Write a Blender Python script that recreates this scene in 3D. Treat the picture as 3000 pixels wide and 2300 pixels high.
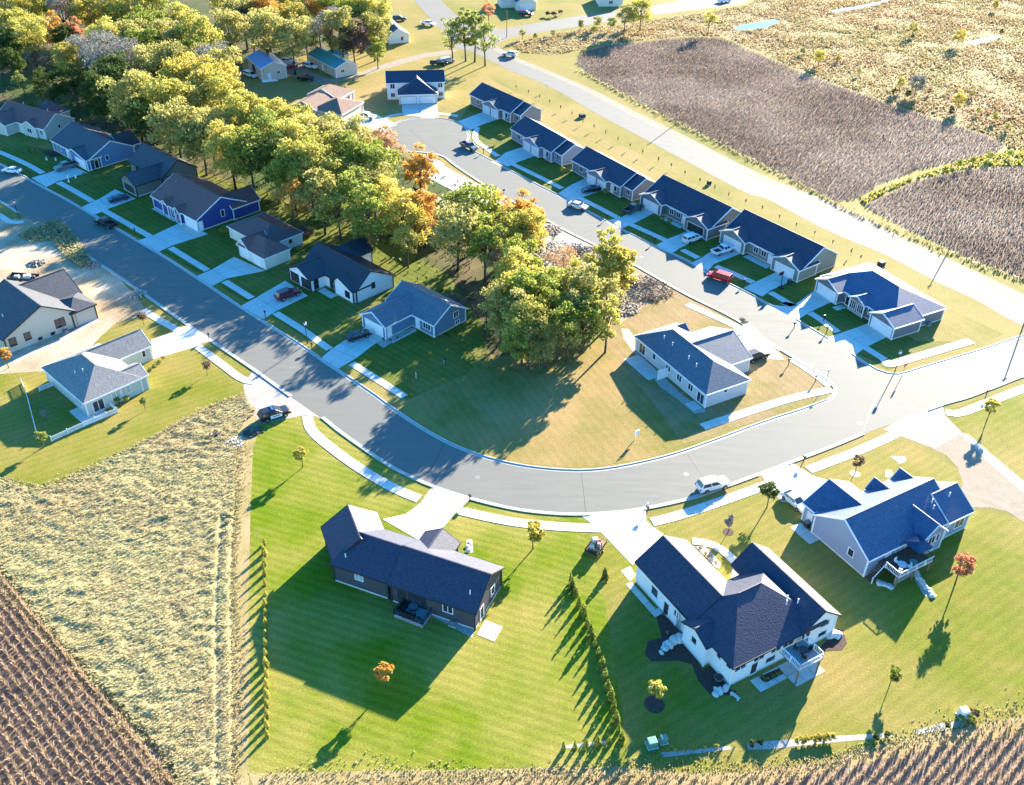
import bpy, bmesh, math, random
import numpy as np
from mathutils import Vector, Matrix, noise as mnoise
random.seed(7); rng = np.random.default_rng(7)
R = math.radians
scene = bpy.context.scene
for o in list(bpy.data.objects): bpy.data.objects.remove(o)
C = scene.collection

# ---------------------------------------------------------------- camera
F, TH, RO, HC = 2850.0, R(35.5), R(-0.9), 97.0        # focal length in photo pixels, pitch, roll, flying height
_r = np.array([1, 0, 0.]); _f = np.array([0, math.cos(TH), -math.sin(TH)]); _d = np.cross(_f, _r)
_r2 = math.cos(RO)*_r + math.sin(RO)*_d; _d2 = -math.sin(RO)*_r + math.cos(RO)*_d
cam = bpy.data.cameras.new('camera'); camo = bpy.data.objects.new('camera', cam); C.objects.link(camo)
cam.sensor_width = 36; cam.lens = F/3000*36; cam.clip_start = 1; cam.clip_end = 6000
camo.matrix_world = Matrix(((_r2[0], -_d2[0], -_f[0], 0), (_r2[1], -_d2[1], -_f[1], 0), (_r2[2], -_d2[2], -_f[2], HC), (0, 0, 0, 1)))
scene.camera = camo
# ---------------------------------------------------------------- light
SUN_EL, SUN_AZ = R(17.4), R(59.0)                      # azimuth measured from +x towards +y
w = bpy.data.worlds.new('World'); scene.world = w; w.use_nodes = True
nt = w.node_tree; bg = nt.nodes['Background']
sky = nt.nodes.new('ShaderNodeTexSky'); sky.sky_type = 'NISHITA'; sky.sun_disc = False
sky.sun_elevation = SUN_EL; sky.sun_rotation = R(90) - SUN_AZ; sky.ozone_density = 3.5; sky.dust_density = 0.3; sky.air_density = 1.0
hs = nt.nodes.new('ShaderNodeHueSaturation'); hs.inputs['Saturation'].default_value = 1.32      # the camera's vivid colour setting
nt.links.new(sky.outputs[0], hs.inputs['Color']); nt.links.new(hs.outputs[0], bg.inputs[0]); bg.inputs[1].default_value = 0.10
sl = bpy.data.lights.new('sun', 'SUN'); sl.energy = 5.0; sl.angle = R(0.5); sl.color = (1.0, 0.90, 0.72)
so = bpy.data.objects.new('sun', sl); C.objects.link(so)
sd = Vector((math.cos(SUN_AZ)*math.cos(SUN_EL), math.sin(SUN_AZ)*math.cos(SUN_EL), math.sin(SUN_EL)))
so.rotation_euler = sd.to_track_quat('Z', 'Y').to_euler(); so.location = sd*300
scene.view_settings.view_transform = 'Standard'; scene.view_settings.look = 'None'
scene.view_settings.gamma = 1; scene.view_settings.use_curve_mapping = False
scene.view_settings.exposure = 2.62
scene.render.engine = 'CYCLES'
scene.cycles.max_bounces = 6; scene.cycles.transparent_max_bounces = 4

# ---------------------------------------------------------------- photo pixel -> place on a level plane
def px(x, y, z=0.0):
    v = _r2*((x-1500)/F) + _d2*((y-1150)/F) + _f
    t = (z-HC)/v[2]; return (float(v[0]*t), float(v[1]*t))
def K(c, r, x, y, z=0.0): return px(750*c + x/2.9213, 575*r + y/2.9213, z)   # coordinates read in an enlarged quarter
def OV(x, y, z=0.0): return px(x*1.36924, y*1.36924, z)                        # coordinates read in the overview
ZF = {3: (0, 280, 5.4725), 4: (330, 400, 2.07), 5: (0, 780, 3.173), 6: (1360, 230, 2.07), 7: (1850, 500, 2.003),
      8: (1820, 920, 2.8227), 9: (660, 0, 2.484), 10: (1100, 0, 2.484), 11: (100, 960, 5.4725), 1: (1820, 1550, 3.3708), 2: (2280, 1350, 3.6517)}
def Zp(k, x, y, z=0.0): o = ZF[k]; return px(o[0]+x/o[2], o[1]+y/o[2], z)
def Ks(c, r, *pts): return [K(c, r, *p) for p in pts]
def OVs(*pts): return [OV(*p) for p in pts]
def Zs(k, *pts): return [Zp(k, *p) for p in pts]
def Ns(*pts): return [px(*p) for p in pts]

# ---------------------------------------------------------------- object helpers
def tag(o, label=None, cat=None, group=None, kind=None):
    if label: o['label'] = label
    if cat: o['category'] = cat
    if group: o['group'] = group
    if kind: o['kind'] = kind
    return o
def thing(name, label, cat, loc=(0, 0, 0), rz=0.0, group=None):
    o = bpy.data.objects.new(name, None); C.objects.link(o); o.empty_display_size = .3
    o.location = loc; o.rotation_euler = (0, 0, rz); return tag(o, label, cat, group)
class MB:
    def __init__(s): s.v = []; s.f = []; s.m = []
    def quad(s, *p, m=0):
        n = len(s.v); s.v += [tuple(q) for q in p]; s.f.append(tuple(range(n, n+len(p)))); s.m.append(m); return s
    def box(s, c, d, rz=0.0, m=0, taper=1.0):
        n = len(s.v); cs, sn = math.cos(rz), math.sin(rz)
        for k in (-1, 1):
            t = taper if k > 0 else 1
            for i, j in ((-1, -1), (1, -1), (1, 1), (-1, 1)):
                x, y = i*d[0]/2*t, j*d[1]/2*t
                s.v.append((c[0]+x*cs-y*sn, c[1]+x*sn+y*cs, c[2]+k*d[2]/2))
        for f in ((0, 3, 2, 1), (4, 5, 6, 7), (0, 1, 5, 4), (1, 2, 6, 5), (2, 3, 7, 6), (3, 0, 4, 7)):
            s.f.append(tuple(n+i for i in f)); s.m.append(m)
        return s
    def bar(s, a, b, wd, m=0, wd2=None):
        a, b = Vector(a), Vector(b); d = b-a; z = d.normalized(); x = z.cross(Vector((0, 0, 1)))
        x = Vector((1, 0, 0)) if x.length < 1e-4 else x.normalized(); y = z.cross(x); n = len(s.v); wd2 = wd if wd2 is None else wd2
        for p, r in ((a, wd/2), (b, wd2/2)):
            for i, j in ((-1, -1), (1, -1), (1, 1), (-1, 1)): s.v.append(tuple(p+x*i*r+y*j*r))
        for f in ((0, 3, 2, 1), (4, 5, 6, 7), (0, 1, 5, 4), (1, 2, 6, 5), (2, 3, 7, 6), (3, 0, 4, 7)):
            s.f.append(tuple(n+i for i in f)); s.m.append(m)
        return s
    def tube(s, pts, rad, k=7, m=0, cap=True):
        n0 = len(s.v); N = len(pts)
        for i, p in enumerate(pts):
            p = Vector(p); t = (Vector(pts[min(i+1, N-1)])-Vector(pts[max(i-1, 0)])).normalized()
            x = t.cross(Vector((0, 1, 0))) if abs(t.y) < .9 else t.cross(Vector((1, 0, 0))); x.normalize(); y = t.cross(x)
            for j in range(k):
                a = 2*math.pi*j/k; s.v.append(tuple(p+(x*math.cos(a)+y*math.sin(a))*rad[i]))
        for i in range(N-1):
            for j in range(k):
                a, b = n0+i*k+j, n0+i*k+(j+1) % k; s.f.append((a, b, b+k, a+k)); s.m.append(m)
        if cap: s.f.append(tuple(n0+(N-1)*k+j for j in range(k))); s.m.append(m); s.f.append(tuple(n0+k-1-j for j in range(k))); s.m.append(m)
        return s
    def build(s, name, mats, parent=None, smooth=False, bevel=0.0):
        me = bpy.data.meshes.new(name); me.from_pydata(s.v, [], s.f)
        if not isinstance(mats, (list, tuple)): mats = [mats]
        for q in mats: me.materials.append(q)
        if len(mats) > 1: me.polygons.foreach_set('material_index', s.m)
        if smooth: me.polygons.foreach_set('use_smooth', [True]*len(me.polygons))
        me.update(); o = bpy.data.objects.new(name, me); C.objects.link(o)
        if parent: o.parent = parent
        if bevel:
            b = o.modifiers.new('bevel', 'BEVEL'); b.width = bevel; b.segments = 2; b.limit_method = 'ANGLE'
        return o
def copy_tree(o, parent=None):
    c = o.copy(); C.objects.link(c); c.parent = parent
    for ch in [k for k in o.children]: copy_tree(ch, c)
    return c

# ---------------------------------------------------------------- materials
def newmat(name):
    m = bpy.data.materials.new(name); m.use_nodes = True; return m, m.node_tree, m.node_tree.nodes['Principled BSDF']
def rgba(c): return (c[0], c[1], c[2], 1)
def pm(name, c1, c2=None, scale=1.0, rough=.7, spec=.3, bump=0.0, bscale=20.0, fine=.12, metal=0.0, stretch=None, detail=6.0, c3=None, s3=.02, rand=0.0):
    m, t, b = newmat(name); L = t.links.new; N = t.nodes.new
    b.inputs['Roughness'].default_value = rough; b.inputs['Specular IOR Level'].default_value = spec; b.inputs['Metallic'].default_value = metal
    if c2 is None: c2 = tuple(x*.85 for x in c1)
    tc = N('ShaderNodeTexCoord'); vec = tc.outputs['Object']
    if stretch:
        mp = N('ShaderNodeMapping'); mp.inputs['Scale'].default_value = stretch[0]; mp.inputs['Rotation'].default_value = (0, 0, stretch[1]); L(vec, mp.inputs[0]); vec = mp.outputs[0]
    n1 = N('ShaderNodeTexNoise'); n1.inputs['Scale'].default_value = scale; n1.inputs['Detail'].default_value = detail; n1.inputs['Roughness'].default_value = .65; L(vec, n1.inputs[0])
    rp = N('ShaderNodeValToRGB'); rp.color_ramp.elements[0].position = .33; rp.color_ramp.elements[1].position = .67
    rp.color_ramp.elements[0].color = rgba(c1); rp.color_ramp.elements[1].color = rgba(c2); L(n1.outputs[0], rp.inputs[0]); col = rp.outputs[0]
    if c3 is not None:
        n3 = N('ShaderNodeTexNoise'); n3.inputs['Scale'].default_value = s3; n3.inputs['Detail'].default_value = 5; L(tc.outputs['Object'], n3.inputs[0])
        r3 = N('ShaderNodeValToRGB'); r3.color_ramp.elements[0].position = .42; r3.color_ramp.elements[1].position = .62; L(n3.outputs[0], r3.inputs[0])
        mx = N('ShaderNodeMix'); mx.data_type = 'RGBA'; L(r3.outputs[0], mx.inputs[0]); L(col, mx.inputs[6]); mx.inputs[7].default_value = rgba(c3); col = mx.outputs[2]
    n2 = N('ShaderNodeTexNoise'); n2.inputs['Scale'].default_value = bscale; n2.inputs['Detail'].default_value = 3; L(vec, n2.inputs[0])
    if fine:
        mr = N('ShaderNodeMapRange'); mr.inputs[1].default_value = .3; mr.inputs[2].default_value = .7; mr.inputs[3].default_value = 1-fine; mr.inputs[4].default_value = 1+fine; L(n2.outputs[0], mr.inputs[0])
        mu = N('ShaderNodeVectorMath'); mu.operation = 'SCALE'; L(col, mu.inputs[0]); L(mr.outputs[0], mu.inputs['Scale']); col = mu.outputs[0]
    if rand:
        oi = N('ShaderNodeObjectInfo'); m2 = N('ShaderNodeMapRange'); m2.inputs[3].default_value = 1-rand; m2.inputs[4].default_value = 1+rand; L(oi.outputs['Random'], m2.inputs[0])
        mu2 = N('ShaderNodeVectorMath'); mu2.operation = 'SCALE'; L(col, mu2.inputs[0]); L(m2.outputs[0], mu2.inputs['Scale']); col = mu2.outputs[0]
    L(col, b.inputs['Base Color'])
    if bump:
        bp = N('ShaderNodeBump'); bp.inputs['Strength'].default_value = 1; bp.inputs['Distance'].default_value = bump; L(n2.outputs[0], bp.inputs['Height']); L(bp.outputs[0], b.inputs['Normal'])
    return m
def lawn(name, g1, g2, dry, ang=0.0, period=0.0, amp=.1, dscale=.05, dlo=.45, dhi=.65):
    m, t, b = newmat(name); L = t.links.new; N = t.nodes.new
    b.inputs['Roughness'].default_value = .8; b.inputs['Specular IOR Level'].default_value = .04
    tc = N('ShaderNodeTexCoord'); vec = tc.outputs['Object']
    def noi(s, d=5, r=.6):
        n = N('ShaderNodeTexNoise'); n.inputs['Scale'].default_value = s; n.inputs['Detail'].default_value = d; n.inputs['Roughness'].default_value = r; L(vec, n.inputs[0]); return n.outputs[0]
    def mix(f, a, c):
        x = N('ShaderNodeMix'); x.data_type = 'RGBA'; L(f, x.inputs[0])
        for s, q in ((6, a), (7, c)):
            if isinstance(q, tuple): x.inputs[s].default_value = rgba(q)
            else: L(q, x.inputs[s])
        return x.outputs[2]
    def ramp(v, lo, hi, a=0.0, c=1.0):
        r_ = N('ShaderNodeMapRange'); r_.inputs[1].default_value = lo; r_.inputs[2].default_value = hi; r_.inputs[3].default_value = a; r_.inputs[4].default_value = c; L(v, r_.inputs[0]); return r_.outputs[0]
    col = mix(ramp(noi(.35), .35, .65), g1, g2)
    col = mix(ramp(noi(dscale, 6, .62), dlo, dhi), col, dry)
    col = mix(ramp(noi(.16, 7, .7), .5, .78, 0, .55), col, tuple(x*f_ for x, f_ in zip(dry, (1.05, .92, .9))))
    col = mix(ramp(noi(.11, 7, .72), .56, .8, 0, .5), col, tuple(x*.72 for x in g1))
    fac = ramp(noi(3.2, 6, .8), .28, .72, .66, 1.32)
    if period:
        mp = N('ShaderNodeMapping'); mp.inputs['Rotation'].default_value = (0, 0, -ang); L(vec, mp.inputs[0])
        wv = N('ShaderNodeTexWave'); wv.inputs['Scale'].default_value = 0.314159/period*1.0; wv.inputs['Distortion'].default_value = 1.6; wv.inputs['Detail'].default_value = 2; wv.inputs['Detail Scale'].default_value = 1.2; wv.bands_direction = 'Y'; L(mp.outputs[0], wv.inputs[0])
        st = ramp(wv.outputs[1], .25, .75, 1-amp, 1+amp)
        mu = N('ShaderNodeMath'); mu.operation = 'MULTIPLY'; L(fac, mu.inputs[0]); L(st, mu.inputs[1]); fac = mu.outputs[0]
    sc = N('ShaderNodeVectorMath'); sc.operation = 'SCALE'; L(col, sc.inputs[0]); L(fac, sc.inputs['Scale']); L(sc.outputs[0], b.inputs['Base Color'])
    bp = N('ShaderNodeBump'); bp.inputs['Distance'].default_value = .06; bp.inputs['Strength'].default_value = .9; L(noi(4.0, 5, .8), bp.inputs['Height']); L(bp.outputs[0], b.inputs['Normal'])
    return m
def leafmat(name, c1, c2, sat=.0, trans=.45):
    m, t, b = newmat(name); L = t.links.new; N = t.nodes.new
    tc = N('ShaderNodeTexCoord'); geo = N('ShaderNodeNewGeometry'); oi = N('ShaderNodeObjectInfo')
    n = N('ShaderNodeTexNoise'); n.inputs['Scale'].default_value = .28; n.inputs['Detail'].default_value = 3; L(tc.outputs['Object'], n.inputs[0])
    ad = N('ShaderNodeMath'); ad.operation = 'MULTIPLY_ADD'; L(geo.outputs['Random Per Island'], ad.inputs[0]); ad.inputs[1].default_value = .5; L(n.outputs[0], ad.inputs[2])
    a2 = N('ShaderNodeMath'); a2.operation = 'MULTIPLY_ADD'; L(oi.outputs['Random'], a2.inputs[0]); a2.inputs[1].default_value = .35; L(ad.outputs[0], a2.inputs[2])
    mr = N('ShaderNodeMapRange'); mr.inputs[1].default_value = .5; mr.inputs[2].default_value = 1.3; L(a2.outputs[0], mr.inputs[0])
    mx = N('ShaderNodeMix'); mx.data_type = 'RGBA'; L(mr.outputs[0], mx.inputs[0]); mx.inputs[6].default_value = rgba(c1); mx.inputs[7].default_value = rgba(c2)
    L(mx.outputs[2], b.inputs['Base Color']); b.inputs['Roughness'].default_value = .6; b.inputs['Specular IOR Level'].default_value = .2
    tr = N('ShaderNodeBsdfTranslucent'); L(mx.outputs[2], tr.inputs[0]); ms = N('ShaderNodeMixShader'); ms.inputs[0].default_value = trans
    L(b.outputs[0], ms.inputs[1]); L(tr.outputs[0], ms.inputs[2]); L(ms.outputs[0], t.nodes['Material Output'].inputs[0])
    return m
def roofmat(name, c, rough=.6, spec=.4):
    return pm(name, c, tuple(x*1.45+.004 for x in c), scale=2.2, rough=rough, spec=spec, bump=.03, bscale=5.5, fine=.3, detail=8)
M = {}
M['asphalt'] = pm('asphalt', (.125, .123, .108), (.16, .157, .138), scale=.5, rough=.76, spec=.2, bump=.008, bscale=14, fine=.09, stretch=((.25, 2.2, 1), R(45)), c3=(.14, .138, .124), s3=.03)
M['asphalt_old'] = pm('asphalt_old', (.13, .124, .11), (.165, .157, .14), scale=.6, rough=.78, spec=.2, bump=.008, bscale=14, fine=.08, stretch=((.25, 2.2, 1), R(57)))
M['concrete'] = pm('concrete', (.47, .455, .42), (.56, .54, .50), scale=.7, rough=.65, spec=.35, bump=.004, bscale=10, fine=.06, rand=.05)
M['apron'] = pm('worn_concrete', (.27, .245, .21), (.34, .31, .27), scale=.5, rough=.8, spec=.2, bump=.006, bscale=8, fine=.1)
M['kerb'] = pm('kerb', (.36, .345, .31), (.44, .42, .385), scale=.7, rough=.7, spec=.3, fine=.1)
M['gravel'] = pm('gravel', (.20, .165, .125), (.28, .24, .19), scale=.6, rough=.85, spec=.15, bump=.03, bscale=9, fine=.25, c3=(.24, .19, .14), s3=.08)
M['dirt'] = pm('dirt', (.36, .28, .19), (.48, .40, .29), scale=.25, rough=.9, spec=.1, bump=.07, bscale=3, fine=.2, c3=(.28, .20, .12), s3=.09)
M['rock_mulch'] = pm('rock_mulch', (.28, .25, .22), (.42, .39, .35), scale=3, rough=.8, bump=.06, bscale=6, fine=.3)
M['mulch'] = pm('mulch', (.05, .028, .022), (.09, .05, .04), scale=3, rough=.9, bump=.05, bscale=8, fine=.3)
M['ground'] = lawn('dry_turf', (.15, .15, .028), (.19, .165, .04), (.27, .205, .07), dscale=.03, dlo=.36, dhi=.62)
M['lawn_bright'] = lawn('bright_lawn', (.105, .155, .006), (.145, .175, .010), (.27, .225, .055), ang=R(-20), period=1.25, amp=.075, dscale=.045, dlo=.42, dhi=.62)
M['lawn_house'] = lawn('house_lawn', (.088, .115, .017), (.125, .135, .026), (.20, .165, .05), ang=R(-42), period=1.4, amp=.07, dscale=.05, dlo=.5, dhi=.72)
M['lawn_olive'] = lawn('olive_lawn', (.135, .155, .014), (.175, .165, .024), (.26, .20, .06), ang=R(35), period=1.4, amp=.045, dscale=.04, dlo=.40, dhi=.64)
M['lawn_dry'] = lawn('dry_lawn', (.16, .145, .03), (.215, .17, .05), (.31, .205, .085), ang=R(-65), period=1.5, amp=.035, dscale=.06, dlo=.38, dhi=.62)
M['lawn_bare'] = lawn('bare_turf', (.23, .165, .075), (.29, .20, .10), (.17, .155, .035), ang=R(-65), period=1.5, amp=.03, dscale=.08, dlo=.5, dhi=.68)
M['lawn_verge'] = lawn('verge_turf', (.17, .16, .032), (.225, .185, .05), (.29, .205, .08), ang=R(-55), period=2.0, amp=.03, dscale=.035, dlo=.36, dhi=.6)
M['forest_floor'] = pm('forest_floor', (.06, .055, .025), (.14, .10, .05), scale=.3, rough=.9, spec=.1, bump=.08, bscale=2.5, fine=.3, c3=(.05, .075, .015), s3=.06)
M['white'] = pm('white_trim', (.78, .78, .77), rough=.5, fine=.03)
M['glass'] = pm('window_glass', (.02, .026, .034), (.035, .045, .055), rough=.06, spec=.8, fine=0)
M['blind'] = pm('pale_blind_glass', (.30, .36, .34), (.36, .42, .40), rough=.15, spec=.7, fine=.05)
M['black'] = pm('black_metal', (.018, .018, .02), rough=.45, spec=.4, fine=.05)
M['dark_trim'] = pm('dark_trim', (.035, .033, .036), rough=.55, fine=.06)
M['rubber'] = pm('rubber', (.02, .02, .02), rough=.8, spec=.2, fine=.05)
M['rim'] = pm('alloy_rim', (.5, .5, .52), rough=.3, metal=.8, fine=.03)
M['wood'] = pm('wood', (.20, .12, .07), (.28, .18, .11), scale=2, rough=.8, fine=.12, stretch=((1, 8, 1), 0))
M['deck_dark'] = pm('deck_boards', (.10, .055, .045), (.14, .08, .06), scale=2, rough=.75, fine=.12, stretch=((1, 8, 1), 0))
M['deck_grey'] = pm('grey_deck_boards', (.22, .23, .25), (.27, .28, .3), scale=2, rough=.7, fine=.1, stretch=((1, 8, 1), 0))
M['stone'] = pm('pale_limestone', (.50, .47, .42), (.62, .59, .54), scale=1.2, rough=.8, bump=.05, bscale=4, fine=.15)
M['rubble'] = pm('broken_rubble', (.30, .24, .18), (.45, .38, .31), scale=1.5, rough=.9, bump=.05, bscale=4, fine=.25)
M['brush'] = pm('dead_brush', (.07, .055, .045), (.15, .12, .10), scale=2, rough=.9, fine=.3)
M['bark'] = pm('bark', (.07, .055, .042), (.13, .105, .085), scale=3, rough=.95, spec=.1, bump=.05, bscale=6, fine=.25)
M['galv'] = pm('galvanised', (.45, .46, .47), rough=.45, metal=.6, fine=.08)
M['water'] = pm('pond_water', (.02, .03, .03), rough=.03, spec=.8, fine=0)
M['elec'] = pm('utility_green', (.12, .25, .20), rough=.5)
def wallm(n, c): M[n] = pm(n, c, tuple(x*.93 for x in c), scale=1.5, rough=.6, spec=.3, fine=.05, bump=.006, bscale=7, stretch=((.15, .15, 5), 0)); return M[n]
for n, c in (('w_white', (.74, .75, .74)), ('w_cream', (.66, .63, .52)), ('w_sage', (.44, .47, .42)), ('w_green', (.17, .215, .19)), ('w_grey', (.15, .152, .165)), ('w_lgrey', (.48, .49, .50)), ('w_mid', (.20, .21, .225)), ('w_stone', (.24, .235, .22)),
             ('w_blue', (.10, .19, .30)), ('w_navy', (.035, .06, .22)), ('w_steel', (.09, .19, .34)), ('w_char', (.075, .075, .08)), ('w_dark', (.065, .062, .072)), ('w_beige', (.52, .47, .38)),
             ('w_slate', (.24, .28, .37)), ('w_tan', (.60, .50, .36)), ('w_teal', (.32, .38, .36)), ('w_dgreen', (.14, .17, .15))): wallm(n, c)
for n, c in (('r_navy', (.026, .029, .052)), ('r_blue', (.042, .07, .13)), ('r_slate', (.075, .095, .12)), ('r_char', (.05, .05, .056)), ('r_brown', (.12, .052, .046)), ('r_grey', (.15, .142, .135)),
             ('r_tan', (.17, .115, .09)), ('r_dark', (.04, .042, .052))): M[n] = roofmat(n, c, *((.9, .1) if n == 'r_tan' else ()))
M['r_metal'] = pm('dark_metal_roof', (.03, .03, .038), (.04, .04, .05), rough=.38, spec=.6, metal=.3, fine=.05)
M['r_seam'] = pm('roof_rib', (.07, .07, .08), rough=.35, spec=.6, metal=.3, fine=.05)
M['r_bluemetal'] = pm('blue_metal_roof', (.09, .32, .66), (.10, .36, .7), rough=.35, spec=.6, fine=.05)
M['r_teal'] = pm('teal_metal_roof', (.025, .26, .26), (.035, .31, .31), rough=.38, spec=.6, fine=.06)
M['brick'] = pm('field_stone_veneer', (.20, .17, .15), (.30, .27, .24), scale=4, rough=.85, bump=.03, bscale=5, fine=.3)
# ================================================================ ground, roads, pavements
def sheet(name, poly, z, mat, kind='structure', parent=None):
    mb = MB(); mb.quad(*[(x, y, z) for x, y in poly]); o = mb.build(name, mat, parent)
    bm = bmesh.new(); bm.from_mesh(o.data); bmesh.ops.triangulate(bm, faces=bm.faces[:])
    for f in bm.faces:
        if f.normal.z < 0: f.normal_flip()
    bm.to_mesh(o.data); bm.free()
    if kind and not parent: o['kind'] = kind
    return o
def smooth(pts, n=6, closed=False):
    P = [np.array(p) for p in pts]; out = []; N = len(P); rngi = range(N if closed else N-1)
    for i in rngi:
        g = (lambda k: P[k % N]) if closed else (lambda k: P[max(0, min(N-1, k))])
        a, b, c, d = g(i-1), g(i), g(i+1), g(i+2)
        for k in range(n):
            t = k/n; out.append(tuple(.5*((2*b)+(-a+c)*t+(2*a-5*b+4*c-d)*t*t+(-a+3*b-3*c+d)*t**3)))
    if not closed: out.append(tuple(P[-1]))
    return out
def resample(pts, step):
    P = np.array(pts); s = np.concatenate([[0], np.cumsum(np.hypot(*(P[1:]-P[:-1]).T))]); n = max(1, round(s[-1]/step)); q = np.linspace(0, s[-1], n+1)
    return np.stack([np.interp(q, s, P[:, 0]), np.interp(q, s, P[:, 1])], 1)
def inpoly(P, poly):
    P = np.atleast_2d(P); poly = np.array(poly); r = np.zeros(len(P), bool); j = len(poly)-1
    for i in range(len(poly)):
        xi, yi = poly[i]; xj, yj = poly[j]
        c = ((yi > P[:, 1]) != (yj > P[:, 1])) & (P[:, 0] < (xj-xi)*(P[:, 1]-yi)/(yj-yi+1e-12)+xi); r ^= c; j = i
    return r
def normals(P):
    P = np.asarray(P); d = np.gradient(P, axis=0); d /= np.linalg.norm(d, axis=1)[:, None]+1e-9; return np.stack([-d[:, 1], d[:, 0]], 1)

M['straw_margin'] = lawn('straw_margin', (.24, .19, .07), (.30, .24, .10), (.36, .26, .13), dscale=.12, dlo=.4, dhi=.6)
g = 2600.0
gs = MB(); gs.quad((-g, -400, 0), (g, -400, 0), (g, 3200, 0), (-g, 3200, 0)); tag(gs.build('ground', M['ground']), kind='structure')

# ---- lawns and bare ground, each one flat sheet
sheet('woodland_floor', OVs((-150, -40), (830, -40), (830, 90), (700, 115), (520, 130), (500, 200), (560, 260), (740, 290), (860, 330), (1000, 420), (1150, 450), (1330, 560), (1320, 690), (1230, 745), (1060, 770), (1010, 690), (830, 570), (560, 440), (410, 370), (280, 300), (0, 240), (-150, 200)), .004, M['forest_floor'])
sheet('block_lawn', OVs((-60, 285), (0, 300), (100, 320), (300, 340), (420, 365), (560, 405), (700, 465), (840, 520), (960, 590), (1030, 690), (1040, 745), (1000, 800), (872, 856), (820, 826), (600, 690), (300, 510), (0, 355), (-60, 325)), .008, M['lawn_house'])
sheet('vacant_lot_turf', OVs((868, 858), (1000, 800), (1040, 745), (1060, 765), (1230, 735), (1300, 740), (1465, 950), (1400, 977), (1250, 1003), (1100, 990), (1000, 955)), .008, M['lawn_dry'])
sheet('corner_lot_turf', OVs((1300, 740), (1290, 600), (1380, 560), (1470, 610), (1560, 665), (1785, 828), (1768, 852), (1560, 920), (1465, 950)), .010, M['lawn_bare'])
sheet('highway_verge_turf', OVs((880, 125), (1000, 135), (1064, 178), (1300, 295), (1560, 432), (1800, 562), (1990, 645), (2150, 715), (2085, 740), (1900, 775), (1700, 645), (1300, 425), (1010, 275), (930, 255), (820, 240), (500, 255), (520, 190), (640, 180)), .006, M['lawn_verge'])
sheet('front_yard_lawn', OVs((985, 255), (1010, 215), (1180, 300), (1420, 420), (1600, 500), (1780, 600), (1960, 730), (2075, 730), (1900, 792), (1870, 775), (1500, 585), (1250, 450), (1080, 350), (1015, 300)), .010, M['lawn_house'])
sheet('bright_lawn', OVs((535, 960), (553, 905), (600, 893), (650, 893), (690, 960), (760, 1012), (840, 1052), (905, 1078), (985, 1092), (1100, 1108), (1250, 1128), (1268, 1180), (1290, 1260), (1340, 1590), (1332, 1648), (1100, 1655), (560, 1668), (530, 1660), (528, 1300)), .008, M['lawn_bright'])
sheet('mown_margin', OVs((505, 930), (520, 905), (553, 880), (560, 905), (541, 960), (536, 1100), (531, 1300), (536, 1450), (531, 1600), (534, 1700), (495, 1700), (498, 1500), (494, 1300), (500, 1100)), .0085, M['straw_margin'])
sheet('field_margin', OVs((530, 1655), (800, 1650), (1100, 1645), (1330, 1640), (1470, 1655), (1600, 1652), (1750, 1632), (1900, 1588), (2050, 1560), (2260, 1515), (2260, 1560), (1900, 1620), (1600, 1690), (560, 1720)), .0085, M['straw_margin'])
sheet('verge_lawn', Ns((921, 1217), (942, 1224), (990, 1263), (1092, 1335), (1161, 1378), (1260, 1424), (1246, 1457), (1161, 1424), (1024, 1342), (928, 1262), (915, 1240)), .010, M['lawn_bright'])
sheet('verge_lawn', Ns((1376, 1462), (1500, 1493), (1695, 1510), (1740, 1537), (1500, 1520), (1352, 1490)), .010, M['lawn_bright'])
sheet('back_yard_lawn', OVs((1268, 1180), (1250, 1128), (1460, 1098), (1640, 1030), (1900, 925), (1930, 940), (2060, 1010), (2065, 1090), (2260, 1120), (2260, 1535), (1900, 1592), (1600, 1655), (1332, 1655), (1340, 1590), (1290, 1260)), .008, M['lawn_olive'])
sheet('fenced_lawn', OVs((-60, 780), (200, 690), (310, 655), (400, 690), (548, 800), (520, 845), (430, 882), (330, 935), (200, 1003), (100, 1045), (45, 1040), (0, 1025), (-60, 990)), .008, M['lawn_olive'])
sheet('east_lawn', OVs((2022, 880), (2080, 858), (2260, 820), (2260, 1120), (2100, 975), (2045, 915)), .008, M['lawn_olive'])
sheet('bare_dirt_lot', OVs((-60, 470), (60, 468), (120, 478), (152, 500), (195, 560), (250, 590), (300, 645), (318, 672), (250, 690), (215, 720), (150, 790), (0, 800), (-60, 760)), .0104, M['dirt'])
sheet('rubble_ground', OVs((1150, 480), (1250, 470), (1320, 520), (1390, 590), (1440, 620), (1380, 655), (1330, 690), (1230, 650), (1160, 560)), .0105, M['dirt'])
sheet('gravel_track', Ks(3, 2, (1400, 480), (1660, 345), (1790, 440), (1920, 580), (2190, 860), (2500, 1180), (2300, 1260), (2190, 1105), (2050, 1020), (1900, 985), (1740, 985), (1650, 860), (1665, 760), (1620, 640), (1530, 540)), .012, M['gravel'])
sheet('farm_drive', Zs(9, (430, 540), (560, 590), (700, 610), (850, 590), (1000, 555), (1240, 480), (1450, 420), (1640, 395), (1700, 360), (1640, 362), (1450, 388), (1240, 440), (1050, 500), (900, 560), (760, 575), (640, 530), (560, 470), (500, 440), (450, 480)), .012, M['gravel'])

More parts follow.
